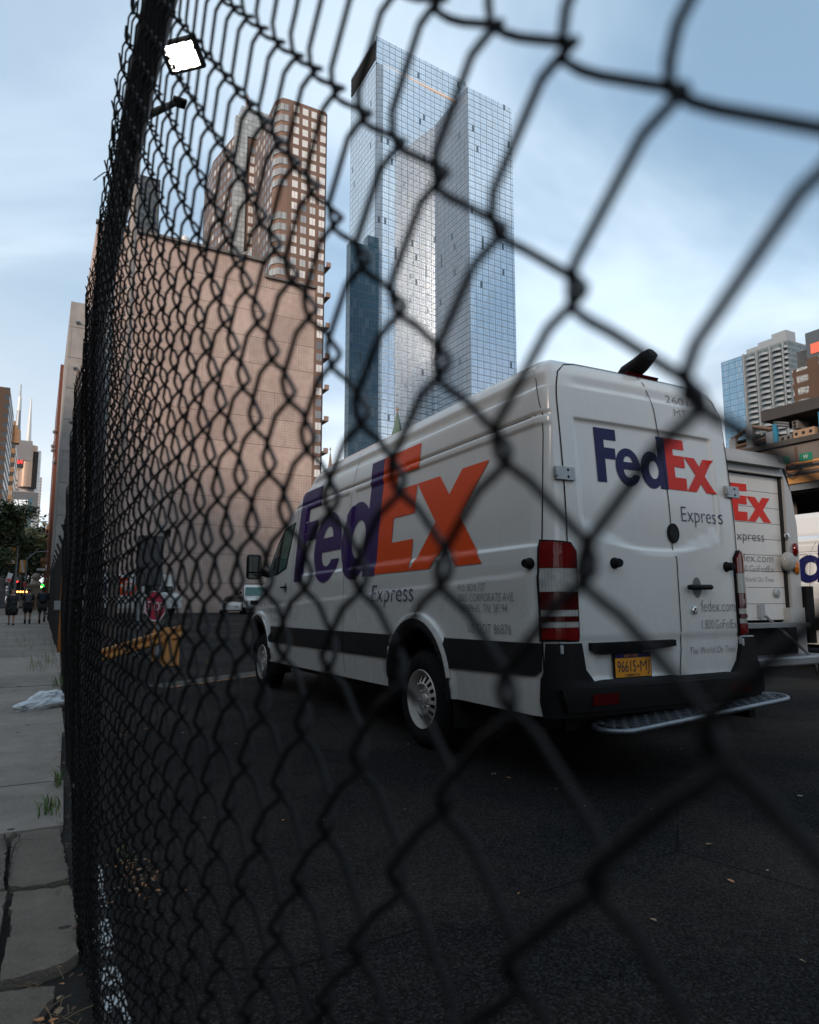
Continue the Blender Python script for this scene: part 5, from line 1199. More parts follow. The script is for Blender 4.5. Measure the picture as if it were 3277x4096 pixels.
# ------------------------------------------------------------------ mirrored glass tower
def curtain(name, tint, rough=.06, metal=.9, wav=.25, dark=None, cell=(1.45, 1.75), dot=.25):
    t = NT(name); uv = t.coord('UV'); sp = t.n('SeparateXYZ'); t.l(uv, sp.inputs[0]); U, Vv = sp.outputs[0], sp.outputs[1]
    def joint(x, per, w_): return t.math('LESS_THAN', t.math('FRACT', t.math('DIVIDE', x, per)), w_/per)
    j = t.math('MAXIMUM', joint(U, cell[0], .13), joint(Vv, cell[1]*2, .34)); j2 = joint(Vv, cell[1], .12); j3 = joint(U, cell[0]*3, .30)
    cb = t.n('CombineXYZ'); t.l(t.math('FLOOR', t.math('DIVIDE', U, cell[0])), cb.inputs[0]); t.l(t.math('FLOOR', t.math('DIVIDE', Vv, cell[1]*2)), cb.inputs[1])
    wn = t.n('TexWhiteNoise', noise_dimensions='2D'); t.l(cb.outputs[0], wn.inputs['Vector']); r = wn.outputs['Value']
    col = t.mix(t.math('MULTIPLY', r, .35), tint, tuple(q*.62 for q in tint))
    col = t.mix(t.math('MULTIPLY', t.math('GREATER_THAN', r, .80), dot), col, (.9, .88, .84)); col = t.mix(t.math('MULTIPLY', t.math('LESS_THAN', r, .004), .8), col, (.02, .03, .04))
    col = t.mix(t.math('MULTIPLY', t.math('MAXIMUM', j, t.math('MAXIMUM', j3, t.math('MULTIPLY', j2, .6))), .75), col, (.05, .06, .07))
    t.base(col).metal(metal); t.rough(t.math('ADD', t.math('MULTIPLY', j, .3), rough)).spec(.8)
    nz = t.n('TexNoise'); t.l(cb.outputs[0], nz.inputs['Vector']); nz.inputs['Scale'].default_value = .37; nz2 = t.noise(t.coord(), .10, 3, .5); nz3 = t.noise(t.coord(), .6, 2, .5)
    t.bump(t.math('ADD', t.math('MULTIPLY', nz2, 2.2), t.math('MULTIPLY', nz3, .25)), wav, .8); return t.m
M_CURT = curtain('mirror_glass_front', (.86, .91, .97), .07, .95, .03, cell=(.95, 1.25), dot=.35); M_CURT2 = curtain('mirror_glass_side', (.34, .39, .43), .16, .7, .02, cell=(.95, 1.25), dot=.12); M_CURT3 = curtain('mirror_glass_left', (.70, .76, .80), .1, .85, .06, cell=(.95, 1.25))  # side and left panes tinted darker to paint their duller reflections
M_DKGL = curtain('dark_blue_glass', (.025, .07, .105), .12, .4, .2, cell=(1.2, 1.6), dot=.05)
gt = thing('glass_tower', 'soaring mirrored glass tower of two offset slabs in the middle of the skyline', 'building', W(0, 0))
mb = MB(); mb.prism([(101.7, 215), (101.75, 239), (133, 239), (133, 215)][::-1], 0, 216.5, m=0, mtop=0, rep=1)
mb = MB(); X0 = 103.9
def slab(pts, mats, z1, par, nm):
    for (a, b, mt_) in mats:
        w_ = MB(); l = math.dist(pts[a], pts[b]); w_.add([(*pts[a], 0), (*pts[b], 0), (*pts[b], z1), (*pts[a], z1)], [(0, 1, 2, 3)], 0, [[(0, 0), (l, 0), (l, z1), (0, z1)]]); w_.build(nm, mt_, par)
    w_ = MB(); w_.add([(*p, z1-.01) for p in pts], [tuple(range(len(pts)))]); w_.build('roof', M_STEEL, par)
P1 = [(101.7, 215), (104.15, 214.2), (128.6, 217.0), (147, 218.6), (147, 239), (101.7, 239)]
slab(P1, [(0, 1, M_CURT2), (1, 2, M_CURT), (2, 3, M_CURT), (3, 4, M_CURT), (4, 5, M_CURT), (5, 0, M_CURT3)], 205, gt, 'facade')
w_ = MB(); w_.prism([(101.7, 215), (145.2, 218.6), (145.2, 239), (101.7, 239)], 205.6, 216.8, rep=1); w_.build('crown', M_CURT, gt)
mb = MB(); mb.box((122, 216.2, 205.2), (36, .5, .4), rz=.083); mb.build('lit_band', emitter('warm_strip', (1, .72, .55), .3), gt)
mb = MB()
for i in range(22):
    for k in range(4): mb.box((101.55, 216+i*1.05, 208+k*2.1), (.25, .9, 1.7))
mb.build('louvres', M_GAP, gt)
P2 = [(128.6, 192.8), (149.8, 194.2), (149.6, 218.2), (128.6, 218.2)]
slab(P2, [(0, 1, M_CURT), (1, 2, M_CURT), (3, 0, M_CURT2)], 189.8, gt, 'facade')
dk = thing('glass_tower', 'dark blue glass tower standing in front of the left edge of the mirrored tower', 'building', W(0, 0))  # added block stands in for a dark reflection in the mirrored facade
pA = on_s(1396, 1500, 209); pB = on_s(1514, 1500, 209); ztop = on_s(1480, 985, 209)[2]
mb = MB(); mb.prism([(pA[1], 209), (pB[1], 209), (pB[1], 212.5), (pA[1], 212.5)], 0, ztop, rep=1); mb.build('facade', M_DKGL, dk)
mb = MB(); mb.prism([((pA[1]+pB[1])/2+1, 208.9), (pB[1]-.2, 208.9), (pB[1]-.2, 212), ((pA[1]+pB[1])/2+1, 212)], ztop+.05, ztop+4.0, rep=1); mb.build('plant_room', M_DKGL, dk)
# dark distant slab left of the towers
dd = thing('office_tower', 'plain dark slate tower behind the concrete building next to the lamp pole', 'building', W(0, 0))
mb = MB(); mb.prism([(22, 250), (30.7, 250), (30.7, 262), (22, 262)], 0, 155, rep=1); mb.build('wall', facade('slate_facade', (.075, .085, .09), (.05, .06, .07), 2, 3, 1.3, 1.6), dd)
# spires
def spire(px, pytop, pybase, s_, label, m1, m2, wide):
    a = on_s(px, pytop, s_); b = on_s(px, pybase, s_); h = a[2]-b[2]
    o_ = thing('church_spire', label, 'spire', W(s_, a[1], 0))
    mb = MB(); mb.lathe([(wide, b[2]-25), (wide, b[2]-.1*h), (wide*.62, b[2]+.25*h), (wide*.16, b[2]+.78*h), (.001, b[2]+.80*h)], 8, 0); mb.build('steeple', m1, o_)
    mb = MB(); mb.box((0, 0, b[2]+.88*h), (.14*wide, .14*wide, .26*h)); mb.box((0, 0, b[2]+.93*h), (.55*wide, .12*wide, .05*h)); mb.build('cross', m2, o_)
M_COPPER = plain('green_copper', (.06, .10, .07), .7, var=.5, scale=.6); M_TAN = plain('tan_stone', (.22, .16, .12), .8, var=.3, scale=.6)
spire(1590, 1630, 1745, 120, 'green copper church spire with a cross rising behind the white van roof', M_COPPER, M_TAN, 1.5)
spire(1322, 1790, 1890, 300, 'thin distant pinnacle in the gap between the brick tower and the glass towers', M_TAN, M_TAN, 1.6)

# ------------------------------------------------------------------ right side: balcony tower, brick block, parking deck
tb_ = 335.0; K = tb_/250
bal = thing('balcony_tower', 'pale apartment tower with stacked curved balconies and a blue glass end, right of the van', 'building', W(0, 0))
sA, sB, sC = 183.5*K, 173.5*K, 154.0*K; zt_ = (101.2-1.138)*K+1.138
M_BLUEG = curtain('pale_blue_glass', (.20, .34, .46), .12, .5, .2, dot=.1)
mb = MB(); mb.add([(tb_, sB, 0), (tb_, sA, 0), (tb_, sA, zt_), (tb_, sB, zt_)], [(3, 2, 1, 0)], 0, [[(0, zt_), (sA-sB, zt_), (sA-sB, 0), (0, 0)]]); mb.build('glass_end', M_BLUEG, bal)
mb = MB(); mb.prism([(tb_+.3, sC), (tb_+25, sC), (tb_+25, sA), (tb_+.3, sA)], 0, zt_+.3, rep=1); mb.build('wall', facade('pale_tower_wall', (.17, .185, .19), (.10, .14, .15), 1.6, 3.0, 1.4, 2.1, var=.7, rough_g=.2), bal)
M_SLAB = plain('balcony_slab', (.24, .265, .28), .7, var=.2); nfl = 0
cols_ = [(sB-8.0, sB-1.0), (sB-15.7, sB-8.7), (sB-22.9, sB-16.4), (sC-.5, sC+2.4)]
for ci, (a, b) in enumerate(cols_):
    srcb = None
    for r_ in range(25):
        z = zt_-4-3.0*r_
        if srcb is None:
            mb = MB(); seg = 8; pts = [(0, (b-a)*i/seg) for i in range(seg+1)]; out = [(-1.0-1.0*math.sin(math.pi*i/seg), (b-a)*.75*i/seg) for i in range(seg+1)]
            n_ = seg+1; vs = [(0, .0, 0), (0, (b-a)*.75, 0)]+[(x, y, 0) for x, y in out[::-1]]; vs2 = [(x, y, .30) for x, y, _ in vs]; m_ = len(vs)
            mb.add(vs+vs2, [tuple(range(m_)), tuple(range(2*m_-1, m_-1, -1))]+[(i, (i+1) % m_, m_+(i+1) % m_, m_+i) for i in range(m_)])
            for i in range(seg): mb.add([(*out[i], .3), (*out[i+1], .3), (*out[i+1], 1.25), (*out[i], 1.25)], [(0, 1, 2, 3)])
            srcb = mb.build('balcony', M_SLAB, bal); o_ = srcb
        else: o_ = srcb.copy(); C.objects.link(o_); o_.parent = bal
        o_.location = (tb_+.28, a+.4, z)
for ci, (a, b) in enumerate(cols_): mb = MB(); mb.box((tb_-.2, b+.0, zt_/2), (1.6, .5, zt_+1)); mb.build('fin_wall', M_SLAB, bal)
for a, b, h in ((sB-9, sB-2, 2.5), (sB-17, sB-9, 4.0), (sB-25, sB-17, 6.0)): mb = MB(); mb.box((tb_+5, (a+b)/2, zt_+h/2+.3), (8, b-a, h)); mb.build('roof_house', M_SLAB, bal)
# brick block with orange sign
tk = 230.0
def TT(x6, y6, t=tk): return on_t(2850+.3247*x6, 1300+.3247*y6, t)
kk = thing('brick_building', 'brown brick block with an orange sign at the right edge of the picture', 'building', W(0, 0))
e0 = TT(975, 560)[0]; e1 = TT(1165, 420)[0]; z0 = TT(975, 560)[2]; z1 = TT(1165, 420)[2]; z2 = TT(1175, 200)[2]
M_KB = facade('brown_block', (.085, .05, .035), (.12, .15, .15), 5.2, 4.2, 4.0, 2.3, mull=4, var=.7, rough_g=.25)
mb = MB(); mb.prism([(tk, e1), (tk+20, e1), (tk+20, e0), (tk, e0)], 0, z0, rep=1); mb.build('wall', M_KB, kk)
mb = MB(); mb.prism([(tk+2, e1), (tk+22, e1), (tk+22, e0-1), (tk+2, e0-1)], z0, z2-2, rep=1); mb.build('dark_storey', plain('dark_cladding', (.015, .017, .02), .5), kk)
mb = MB(); mb.prism([(tk-.2, e1-40), (tk+20, e1-40), (tk+20, e1), (tk-.2, e1)], 0, z1, rep=1); mb.build('wall', facade('brown_block_striped', (.09, .052, .034), (.03, .05, .07), 9, 60, 2.2, 58, var=.2), kk)
mb = MB(); mb.prism([(tk-.1, e1-40), (tk+20, e1-40), (tk+20, e1), (tk-.1, e1)], z1+.02, z2+3, rep=1); mb.build('upper_storey', plain('grey_cladding', (.07, .085, .095), .6), kk)
q0 = TT(1215, 240); q1 = TT(1315, 330); mb = MB(); mb.box((tk-.3, q0[0]-20, (q0[2]+q1[2])/2), (.4, 40, q0[2]-q1[2])); mb.build('sign', emitter('orange_sign', (1, .18, .10), .35), kk)
# parking deck across the lot
td = 40.0; KD = td/18
def sx(x): return KD*(12.19-(x-560)*.00230)
def dz(z18): return CAMH+(z18-CAMH)*KD
deck = thing('parking_deck', 'raised concrete parking deck with orange rails and green signs beyond the parked vans', 'structure', W(0, 0))
s_lo, s_hi = -6.0, 62.0
M_DECKW = concrete_wall('deck_panel', (.26, .22, .19), (.42, .38, .34), False)
mb = MB(); mb.box((td+.15, (s_lo+s_hi)/2, (dz(5.385)+dz(4.42))/2), (.3, s_hi-s_lo, dz(5.385)-dz(4.42))); mb.build('panel_wall', M_DECKW, deck)
mb = MB(); mb.box((td+.1, (s_lo+s_hi)/2, dz(5.385)+.15), (.6, s_hi-s_lo, .30)); mb.build('coping', plain('dark_coping', (.05, .045, .04), .8, var=.4, scale=2), deck)
for i in range(14):
    mb = MB(); mb.box((td-.03, 12+i*3.15, (dz(5.3)+dz(4.45))/2), (.08, .12, dz(5.3)-dz(4.45))); mb.build('panel_joint', plain('rust_joint', (.10, .06, .04), .8) if i == 0 else bpy.data.materials['rust_joint'], deck)
mb = MB(); mb.box((td-.1, (s_lo+s_hi)/2, dz(4.36)), (.5, s_hi-s_lo, .42)); mb.build('orange_beam', plain('orange_timber', (.48, .23, .07), .7, var=.25, scale=1), deck)
mb = MB(); mb.box((td+.1, (s_lo+s_hi)/2, dz(4.17)), (.7, s_hi-s_lo, .40)); mb.build('steel_beam', M_STEEL, deck)
for z18, r_ in ((4.80, .07), (4.60, .05)): mb = MB(); mb.tube([(td-.35, s_lo, dz(z18)), (td-.35, s_hi, dz(z18))], r_, 6); mb.build('rail', M_OR, deck)
for i in range(13): mb = MB(); mb.tube([(td-.35, 8+i*4.3, dz(4.40)), (td-.35, 8+i*4.3, dz(4.82))], .06, 6); mb.build('rail_post', M_OR, deck)
M_GS = plain('green_sign', (.01, .16, .09), .4)
for i, s_ in enumerate((sx(1207), sx(925), 28.5, 36)):
    mb = MB(); mb.box((td-.42, s_, dz(4.93)), (.04, .75, .48)); q = mb.build('green_sign', M_GS, deck)
    fn_ = lambda a, z, off=0.0, s_=s_: Vector((td-.445-off, s_-a, z)); text('W', fn_, 'sign_text', M_WHITE2, q, -.16, dz(4.93)-.12, .26, .30, thin=0, off=.004)
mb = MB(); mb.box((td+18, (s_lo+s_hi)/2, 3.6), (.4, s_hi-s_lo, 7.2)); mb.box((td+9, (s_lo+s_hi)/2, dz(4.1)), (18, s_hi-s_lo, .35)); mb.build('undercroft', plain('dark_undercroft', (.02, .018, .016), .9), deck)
for i in range(8): mb = MB(); mb.box((td+1.0, 2+i*8, 3.6), (.7, .7, 7.2)); mb.build('column', M_DECKW, deck)
mb = MB(); cpts = [(td-.5, sx(940)+.3, dz(4.55)), (td-.6, sx(970), dz(4.62)), (td-.6, sx(1010), dz(4.52)), (td-.6, sx(1060), dz(4.46)), (td-.6, sx(1130), dz(4.52)), (td-.55, sx(1165), dz(4.66))]
mb.tube(cpts, .05, 6); mb.build('hanging_cable', M_GAP, deck, smooth=True)
def on_deck(name, label, cat, x0_, x1_, z0_, z1_, mat, depth=1.4, group=None, holes=0):
    a, b = sx(x1_), sx(x0_); o_ = thing(name, label, cat, W((a+b)/2, td+1.0+depth/2, dz(z0_)), group=group)
    h = dz(z1_)-dz(z0_); mb = MB(); mb.box((0, 0, h/2), (depth, b-a, h)); q = mb.build('block', mat, o_); bevel(q, .03)
    if holes:
        for i in range(holes):
            for j in (0, 1): mb = MB(); mb.lathe([(.10, 0), (.10, .02), (.001, .02)], 12, 0, Matrix.Translation((-depth/2-.0, (i+.5)/holes*(b-a)-(b-a)/2, h*(.28+.45*j))) @ Matrix.Rotation(-math.pi/2, 4, 'Y')); mb.build('lifting_hole', M_GAP, o_)
    return o_
M_TANB = plain('tan_block', (.30, .20, .13), .85, var=.2, scale=2); M_GRYB = plain('grey_block', (.12, .115, .11), .85, var=.25, scale=2)
on_deck('concrete_block', 'tan ballast block with round holes standing on the parking deck edge', 'block', 900, 1165, 5.45, 5.87, M_TANB, 1.4, None, 3)
on_deck('concrete_block', 'grey ballast block with round holes left of the tan one on the deck', 'block', 655, 880, 5.45, 5.80, M_GRYB, 1.4, None, 3)
on_deck('concrete_block', 'small grey block stacked high above the tan block on the deck', 'block', 895, 970, 5.92, 6.15, M_GRYB, 1.2, None, 1)
M_BLUEP = plain('blue_post_paint', (.02, .16, .26), .5)
for nm_, x_, z_ in (('blue steel post at the left end of the grey ballast block', 705, 6.16), ('blue steel post right of the tan ballast block', 1280, 6.20)):
    o_ = thing('steel_post', nm_, 'post', W(sx(x_), td+.8, dz(5.42))); mb = MB(); mb.box((0, 0, (dz(z_)-dz(5.42))/2), (.16, .28, dz(z_)-dz(5.42))); mb.build('shaft', M_BLUEP, o_)
cn = thing('canopy', 'dark overhanging canopy roof on the parking deck in front of the brick block', 'canopy', W(sx(1150), td+5, dz(6.30)))
mb = MB(); mb.box((0, -8, .3), (9, 22, .7)); mb.build('roof_slab', plain('canopy_grey', (.045, .04, .038), .8, var=.3, scale=1), cn)
mb = MB(); mb.box((3.5, -8, -1.0), (.3, 21, 1.9)); mb.build('back_wall', M_GAP, cn)  # black panel paints the dark void under the canopy
sf = thing('scaffold', 'dark rusty steel scaffold platform showing above the step van roof', 'scaffold', W(0, 0))
for x_, z0_, z1_ in ((370, 4.5, 6.27), (120, 4.5, 6.0), (640, 5.4, 5.95)): mb = MB(); mb.box((td+.8, sx(x_), (dz(z0_)+dz(z1_))/2), (.35, .45, dz(z1_)-dz(z0_))); mb.build('column', M_STEEL, sf)
M_RUST = plain('rusty_steel', (.12, .075, .05), .8, var=.4, scale=2)
for (xa, za, xb, zb) in ((90, 5.98, 380, 6.24), (380, 6.24, 660, 6.02), (90, 5.72, 660, 5.80), (130, 5.62, 660, 5.52)): mb = MB(); p0_ = Vector((td+.8, sx(xa), dz(za))); p1_ = Vector((td+.8, sx(xb), dz(zb))); mb.tube([p0_, p1_], .16, 4); mb.build('beam', M_RUST, sf)
for (xa, za, xb, zb) in ((690, 6.22, 880, 6.08), (690, 6.14, 880, 6.00)): mb = MB(); mb.tube([(td+.8, sx(xa), dz(za)), (td+.8, sx(xb), dz(zb))], .09, 4); mb.build('beam', M_STEEL, sf)
for z_ in (5.60, 5.90): mb = MB(); mb.box((td+4, sx(380), dz(z_)), (6.4, sx(90)-sx(660), .12)); mb.build('platform', M_GAP, sf)
mb = MB(); mb.box((td+8, sx(380)+3, dz(5.2)), (.3, 22, 4.0)); mb.build('back_panel', plain('dark_blue_grey', (.03, .04, .05), .6), sf)

# ------------------------------------------------------------------ the street on the left
def block(name, label, s_, px0, px1, pytop, mat, depth=20, z0=0, pybase=None, nm='wall', cat='building'):
    a = on_s(px0, (pytop+2300)/2, s_); b = on_s(px1, (pytop+2300)/2, s_); zt = on_s((px0+px1)/2, pytop, s_)[2]
    o_ = thing(name, label, cat, W(0, 0)); mb = MB(); mb.prism([(a[1], s_), (b[1], s_), (b[1], s_+depth), (a[1], s_+depth)], z0, zt, rep=1); mb.build(nm, mat, o_); return o_, a[1], b[1], zt
F1 = facade('tan_office', (.34, .19, .10), (.07, .075, .08), 6.2, 4.0, 4.2, 1.9, mull=4, var=.6, blind=(.38, .33, .28)); F2 = facade('dark_brown_block', (.10, .06, .04), (.04, .045, .05), 3, 3.2, 1.6, 1.6)
F3 = facade('white_office', (.46, .40, .36), (.12, .13, .14), 5, 3.6, 3.6, 1.6, mull=0, var=.5, blind=(.5, .44, .40)); F4 = facade('teal_office', (.10, .12, .13), (.05, .13, .18), 2, 3.8, 1.8, 3.2, var=.4)
F5 = facade('pale_slab', (.42, .38, .36), (.16, .17, .18), 4, 3.6, 3.4, 1.5, var=.5)
block('apartment_building', 'dark brown tower cut by the top left edge of the skyline', 260, -60, 13, 1543, F2, 40)
o_, a, b, zt = block('office_building', 'orange-brick office building at the left edge above the street tree', 330, -80, 44, 1765, F1, 30)
mb = MB()
for i in range(9): mb.box((a+(b-a)*(.25+.085*i), 331, zt+2+(9-i)*.9), (4, 4, 4+(9-i)*1.8))
mb.build('stepped_crown', F1, o_)
o_, a, b, zt = block('skyscraper', 'pale skyscraper with the H and M sign and a striped antenna mast', 620, 42, 130, 1850, F3, 40)
zs_ = on_s(72, 1780, 620)[2]; zm_ = on_s(84, 1535, 620)[2]
mb = MB(); mb.box(((a+b)/2-6, 622, (zt+zs_)/2+2), (20, 16, zs_-zt+2)); mb.build('crown_block', plain('crown_grey', (.20, .19, .19), .7, var=.3, scale=.1), o_)
for f0, f1_, r_, m_ in ((0, .25, 3.2, M_STEEL), (.25, .56, 2.0, M_STEEL), (.56, .80, 1.7, M_WHITE2), (.80, 1, .7, M_STEEL)):
    tt_ = on_s(72, 1700, 620)[1]; mb = MB(); mb.tube([(tt_, 622, zs_+(zm_-zs_)*f0), (tt_+.01, 622, zs_+(zm_-zs_)*f1_)], [r_, r_*.7], 8); mb.build('mast', m_, o_)
c0_ = on_s(50, 1835, 615); c1_ = on_s(93, 1872, 615)
mb = MB(); mb.box(((c0_[1]+c1_[1])/2, 615.5, (c0_[2]+c1_[2])/2), (c1_[1]-c0_[1], .8, (c0_[2]-c1_[2])*1.02)); sgn = mb.build('sign_board', plain('sign_black', (.02, .02, .022), .5), o_)
fn_ = lambda a_, z, off=0.0: Vector((a_, 615.0-off, z)); M_HM = emitter('red_sign_letters', (1, .06, .05), .9)
text('H&M', fn_, 'sign_text', M_HM, sgn, c0_[1]+.5, c1_[2]+3.2, (c0_[2]-c1_[2])*.72, (c1_[1]-c0_[1])*.9, .3, thin=-.01, off=.1)
mb = MB(); d0 = on_s(112, 1850, 618); mb.lathe([(6.5, 0), (6.5, 34), (.001, 34)], 20, 0, Matrix.Translation((d0[1], 621, d0[2]-20))); mb.build('glass_drum', plain('copper_glass', (.40, .27, .20), .25, .6), o_, smooth=True, angle=40)
mb = MB(); q_ = on_s(134, 1870, 616); mb.box((q_[1], 617, q_[2]-2), (6, 3, 30)); mb.build('billboard', M_GAP, o_)
o_, a, b, zt = block('skyscraper', 'faceted pale glass skyscraper with a thin white spire behind the sign tower', 760, 92, 149, 1800, facade('faceted_glass', (.30, .33, .35), (.30, .35, .38), 3, 4, 2.8, 3.4, var=.3), 40)
z0m = zt; z1m = on_s(122, 1590, 760)[2]; tt_ = on_s(118, 1700, 760)[1]; mb = MB(); mb.tube([(tt_, 762, z0m), (tt_, 762, z1m)], [3, .5], 8); mb.build('spire', M_WHITE2, o_)
o_, a, b, zt = block('office_building', 'grey and teal office building lettered REUTERS behind the tree crown', 420, 45, 118, 1968, F4, 30)
mb = MB(); mb.prism([(a+.5, 419.8), (b+3, 419.8), (b+3, 424), (a+.5, 424)], zt-14, zt+.2); mb.build('top_storey', plain('grey_top', (.12, .125, .13), .6), o_)
r0 = on_s(68, 2010, 419); r1 = on_s(111, 2013, 419); fn_ = lambda a_, z, off=0.0: Vector((a_, 419.0-off+.7, z))
text('THOMSON REUTERS', fn_, 'sign_text', emitter('white_sign_letters', (1, 1, 1), .7), o_, r1[1]-(r1[1]-r0[1])*1.95, r1[2]-1.2, 3.0, (r1[1]-r0[1])*1.95, thin=-.01, off=.05)
block('office_building', 'white gridded office block below the REUTERS sign', 400, 62, 105, 2120, F3, 12)
block('office_building', 'narrow dark blue glass building beside the white gridded block', 395, 104, 121, 1990, F4, 12)
block('skyscraper', 'slim pale pinkish slab tower at the end of the street', 900, 134, 155, 1908, F5, 30)
block('apartment_building', 'grey block behind the trees at the left edge', 240, -60, 34, 2140, facade('grey_block_facade', (.10, .095, .10), (.04, .045, .05), 3, 3, 1.6, 1.6), 20)

# trees
def tree(name, label, s_, t_, h, crown_r, cz, seed, group=None, n=2600, lf=.16, trunk=.22, lean=0, squash=.8, mats=None):
    q = random.Random(seed); o_ = thing(name, label, 'tree', W(s_, t_, -.02), group=group)
    mb = MB(); mb.tube([(0, 0, 0), (.05*h*lean, 0, h*.25), (.10*h*lean, .1, h*.5), (.1*h*lean, 0, h*.8)], [trunk, trunk*.8, trunk*.6, trunk*.25], 9)
    limbs = []
    for i in range(11):
        a = q.uniform(0, 6.28); z = h*q.uniform(.35, .75); L_ = crown_r*q.uniform(.5, .95); e = Vector((math.cos(a)*L_+.1*h*lean, math.sin(a)*L_, z+L_*q.uniform(.2, .8)))
        mb.tube([(.08*h*lean, 0, z), e*.5+Vector((.04*h*lean, 0, z*.55)), e], [trunk*.4, trunk*.25, trunk*.08], 6); limbs.append(e)
    mb.build('trunk', M_BARK, o_, smooth=True)
    cl = [(l, crown_r*q.uniform(.28, .5)) for l in limbs]+[(Vector((q.gauss(0, crown_r*.45)+.1*h*lean, q.gauss(0, crown_r*.45), cz+q.gauss(0, crown_r*.35))), crown_r*q.uniform(.25, .5)) for _ in range(12)]
    mb = MB()
    for i in range(n):
        c, r_ = q.choice(cl); d = Vector((q.gauss(0, 1), q.gauss(0, 1), q.gauss(0, squash))).normalized()*r_*q.uniform(.35, 1.08); p = c+d
        u = Vector((q.gauss(0, 1), q.gauss(0, 1), q.gauss(0, .6))).normalized(); v_ = u.cross(Vector((q.gauss(0, 1), q.gauss(0, 1), q.gauss(0, 1)))).normalized(); l = lf*q.uniform(.6, 1.4)
        mb.add([p-u*l, p+v_*l*.45, p+u*l, p-v_*l*.45], [(0, 1, 2, 3)], q.choice([0, 0, 1, 2]))
    mb.build('crown', mats or M_FOL, o_)
M_BARK = plain('bark', (.05, .038, .03), .9, var=.4, scale=8, bump=.4)
M_FOL = [plain('foliage_dark', (.022, .045, .018), .6, var=.3, scale=2), plain('foliage_mid', (.045, .075, .022), .6, var=.3, scale=2), plain('foliage_olive', (.085, .075, .022), .6, var=.3, scale=2)]
gx = on_s(12, 2452, 62)
tree('street_tree', 'street tree with dark trunk and loose crown at the left edge of the sidewalk', 62, gx[1]-1.0, 9.3, 2.0, 7.0, 4, n=5500, lf=.16, trunk=.26, lean=-.1)
for i, (s_, px_, h_, r_) in enumerate(((112, 88, 12, 5.0), (128, 118, 14, 5.5), (140, 150, 13, 5.0), (120, 50, 13, 5.5), (150, 135, 16, 5))):
    t_ = on_s(px_, 2350, s_)[1]; tree('street_tree', ['bushy dark tree behind the far orange banner', 'round dark tree above the stone pillar', 'dark tree crown against the pale sky left of the ochre cornice', 'leafy tree mass behind the first banner pole', 'tallest tree at the back of the far clump'][i], s_, t_, h_, r_, h_*.6, 20+i, 'trees at the far end of the sidewalk', n=3200, lf=.32)

# banner poles and signs
M_BAN = plain('banner_orange', (.62, .26, .05), .7, var=.2, scale=1); M_BANW = plain('banner_white', (.62, .58, .55), .7)
def banner_pole(px, s_, pytop, ba, label):
    t_ = on_s(px, 2300, s_)[1]; zt = on_s(px, pytop, s_)[2]; o_ = thing('lamp_post', label, 'lamp post', W(s_, t_, -.1), group='lamp posts with banners along the kerb')
    mb = MB(); mb.tube([(0, 0, 0), (0, 0, zt)], [.13, .08], 10); mb.tube([(0, 0, zt-.2), (.8, 0, zt+.6), (2.0, 0, zt+.7)], [.06, .05, .05], 6); mb.build('pole', M_STEEL, o_)
    x0_, y0_, x1_, y1_ = ba; A_ = on_s(x0_, y0_, s_); B_ = on_s(x1_, y1_, s_); w_ = B_[1]-A_[1]; h_ = A_[2]-B_[2]; cx_ = (A_[1]+B_[1])/2-t_; cz_ = (A_[2]+B_[2])/2+.1
    mb = MB(); mb.box((cx_, -.02, cz_), (w_, .02, h_)); bn = mb.build('banner', M_BAN, o_)
    mb = MB(); mb.add([(cx_-w_*.40, -.036, cz_+h_*.5), (cx_-w_*.02, -.036, cz_+h_*.5), (cx_+w_*.42, -.036, cz_-h_*.46), (cx_+w_*.02, -.036, cz_-h_*.46)], [(0, 1, 2, 3)]); mb.build('banner_stripe', M_BANW, bn)
    for i, ch in enumerate('NSKY'):
        f_ = (i+.6)/4.4; fn2 = lambda a_, z, off=0.0: Vector((a_, -.042-off, z)); text(ch, fn2, 'banner_text', M_GREYTXT, bn, cx_-w_*.32+w_*.44*f_, cz_+h_*.46-h_*f_*.93, h_*.11, w_*.26, .2, thin=-.01, off=.002)
    return o_, t_
banner_pole(63, 64, 2110, (31, 2188, 60, 2256), 'nearer lamp post carrying the larger orange and white banner')
banner_pole(104, 84, 2225, (80, 2240, 100, 2291), 'farther lamp post carrying the smaller orange and white banner')
def street_sign(px, s_, z_px, w_px, h_px, mat, label, mat2=None, txt=None, tilt=0):
    p = on_s(px, z_px, s_); q = on_s(px+w_px, z_px+h_px, s_); o_ = thing('street_sign', label, 'sign', W(s_, p[1], 0)); w_ = q[1]-p[1]; h_ = p[2]-q[2]
    mb = MB(); mb.tube([(w_/2, .05, -.1), (w_/2, .05, p[2])], .035, 6); mb.build('post', M_STEEL, o_)
    mb = MB(); mb.box((w_/2, 0, p[2]-h_/2), (w_, .02, h_), M=Matrix.Rotation(tilt, 3, 'Y')); b_ = mb.build('plate', mat, o_)
    if mat2: mb = MB(); mb.box((w_/2, -.014, p[2]-h_*.80), (w_*.94, .01, h_*.32), M=Matrix.Rotation(tilt, 3, 'Y')); mb.build('plate_band', mat2, b_)
M_SW = plain('sign_plate_white', (.55, .54, .53), .5); M_SR = plain('sign_plate_red', (.48, .03, .04), .5)
street_sign(29, 60, 2292, 17, 36, M_SW, 'tilted white and red parking sign left of the first banner pole', M_SR, tilt=.25)
street_sign(61, 66, 2309, 12, 16, M_SW, 'small white sign low on the nearer banner pole')
street_sign(93, 82, 2330, 12, 17, M_SR, 'small red sign beside the farther banner pole')
tl = on_s(68, 2325, 110); o_ = thing('traffic_light', 'traffic light showing red in front of the dark trees', 'traffic light', W(110, tl[1], 0))
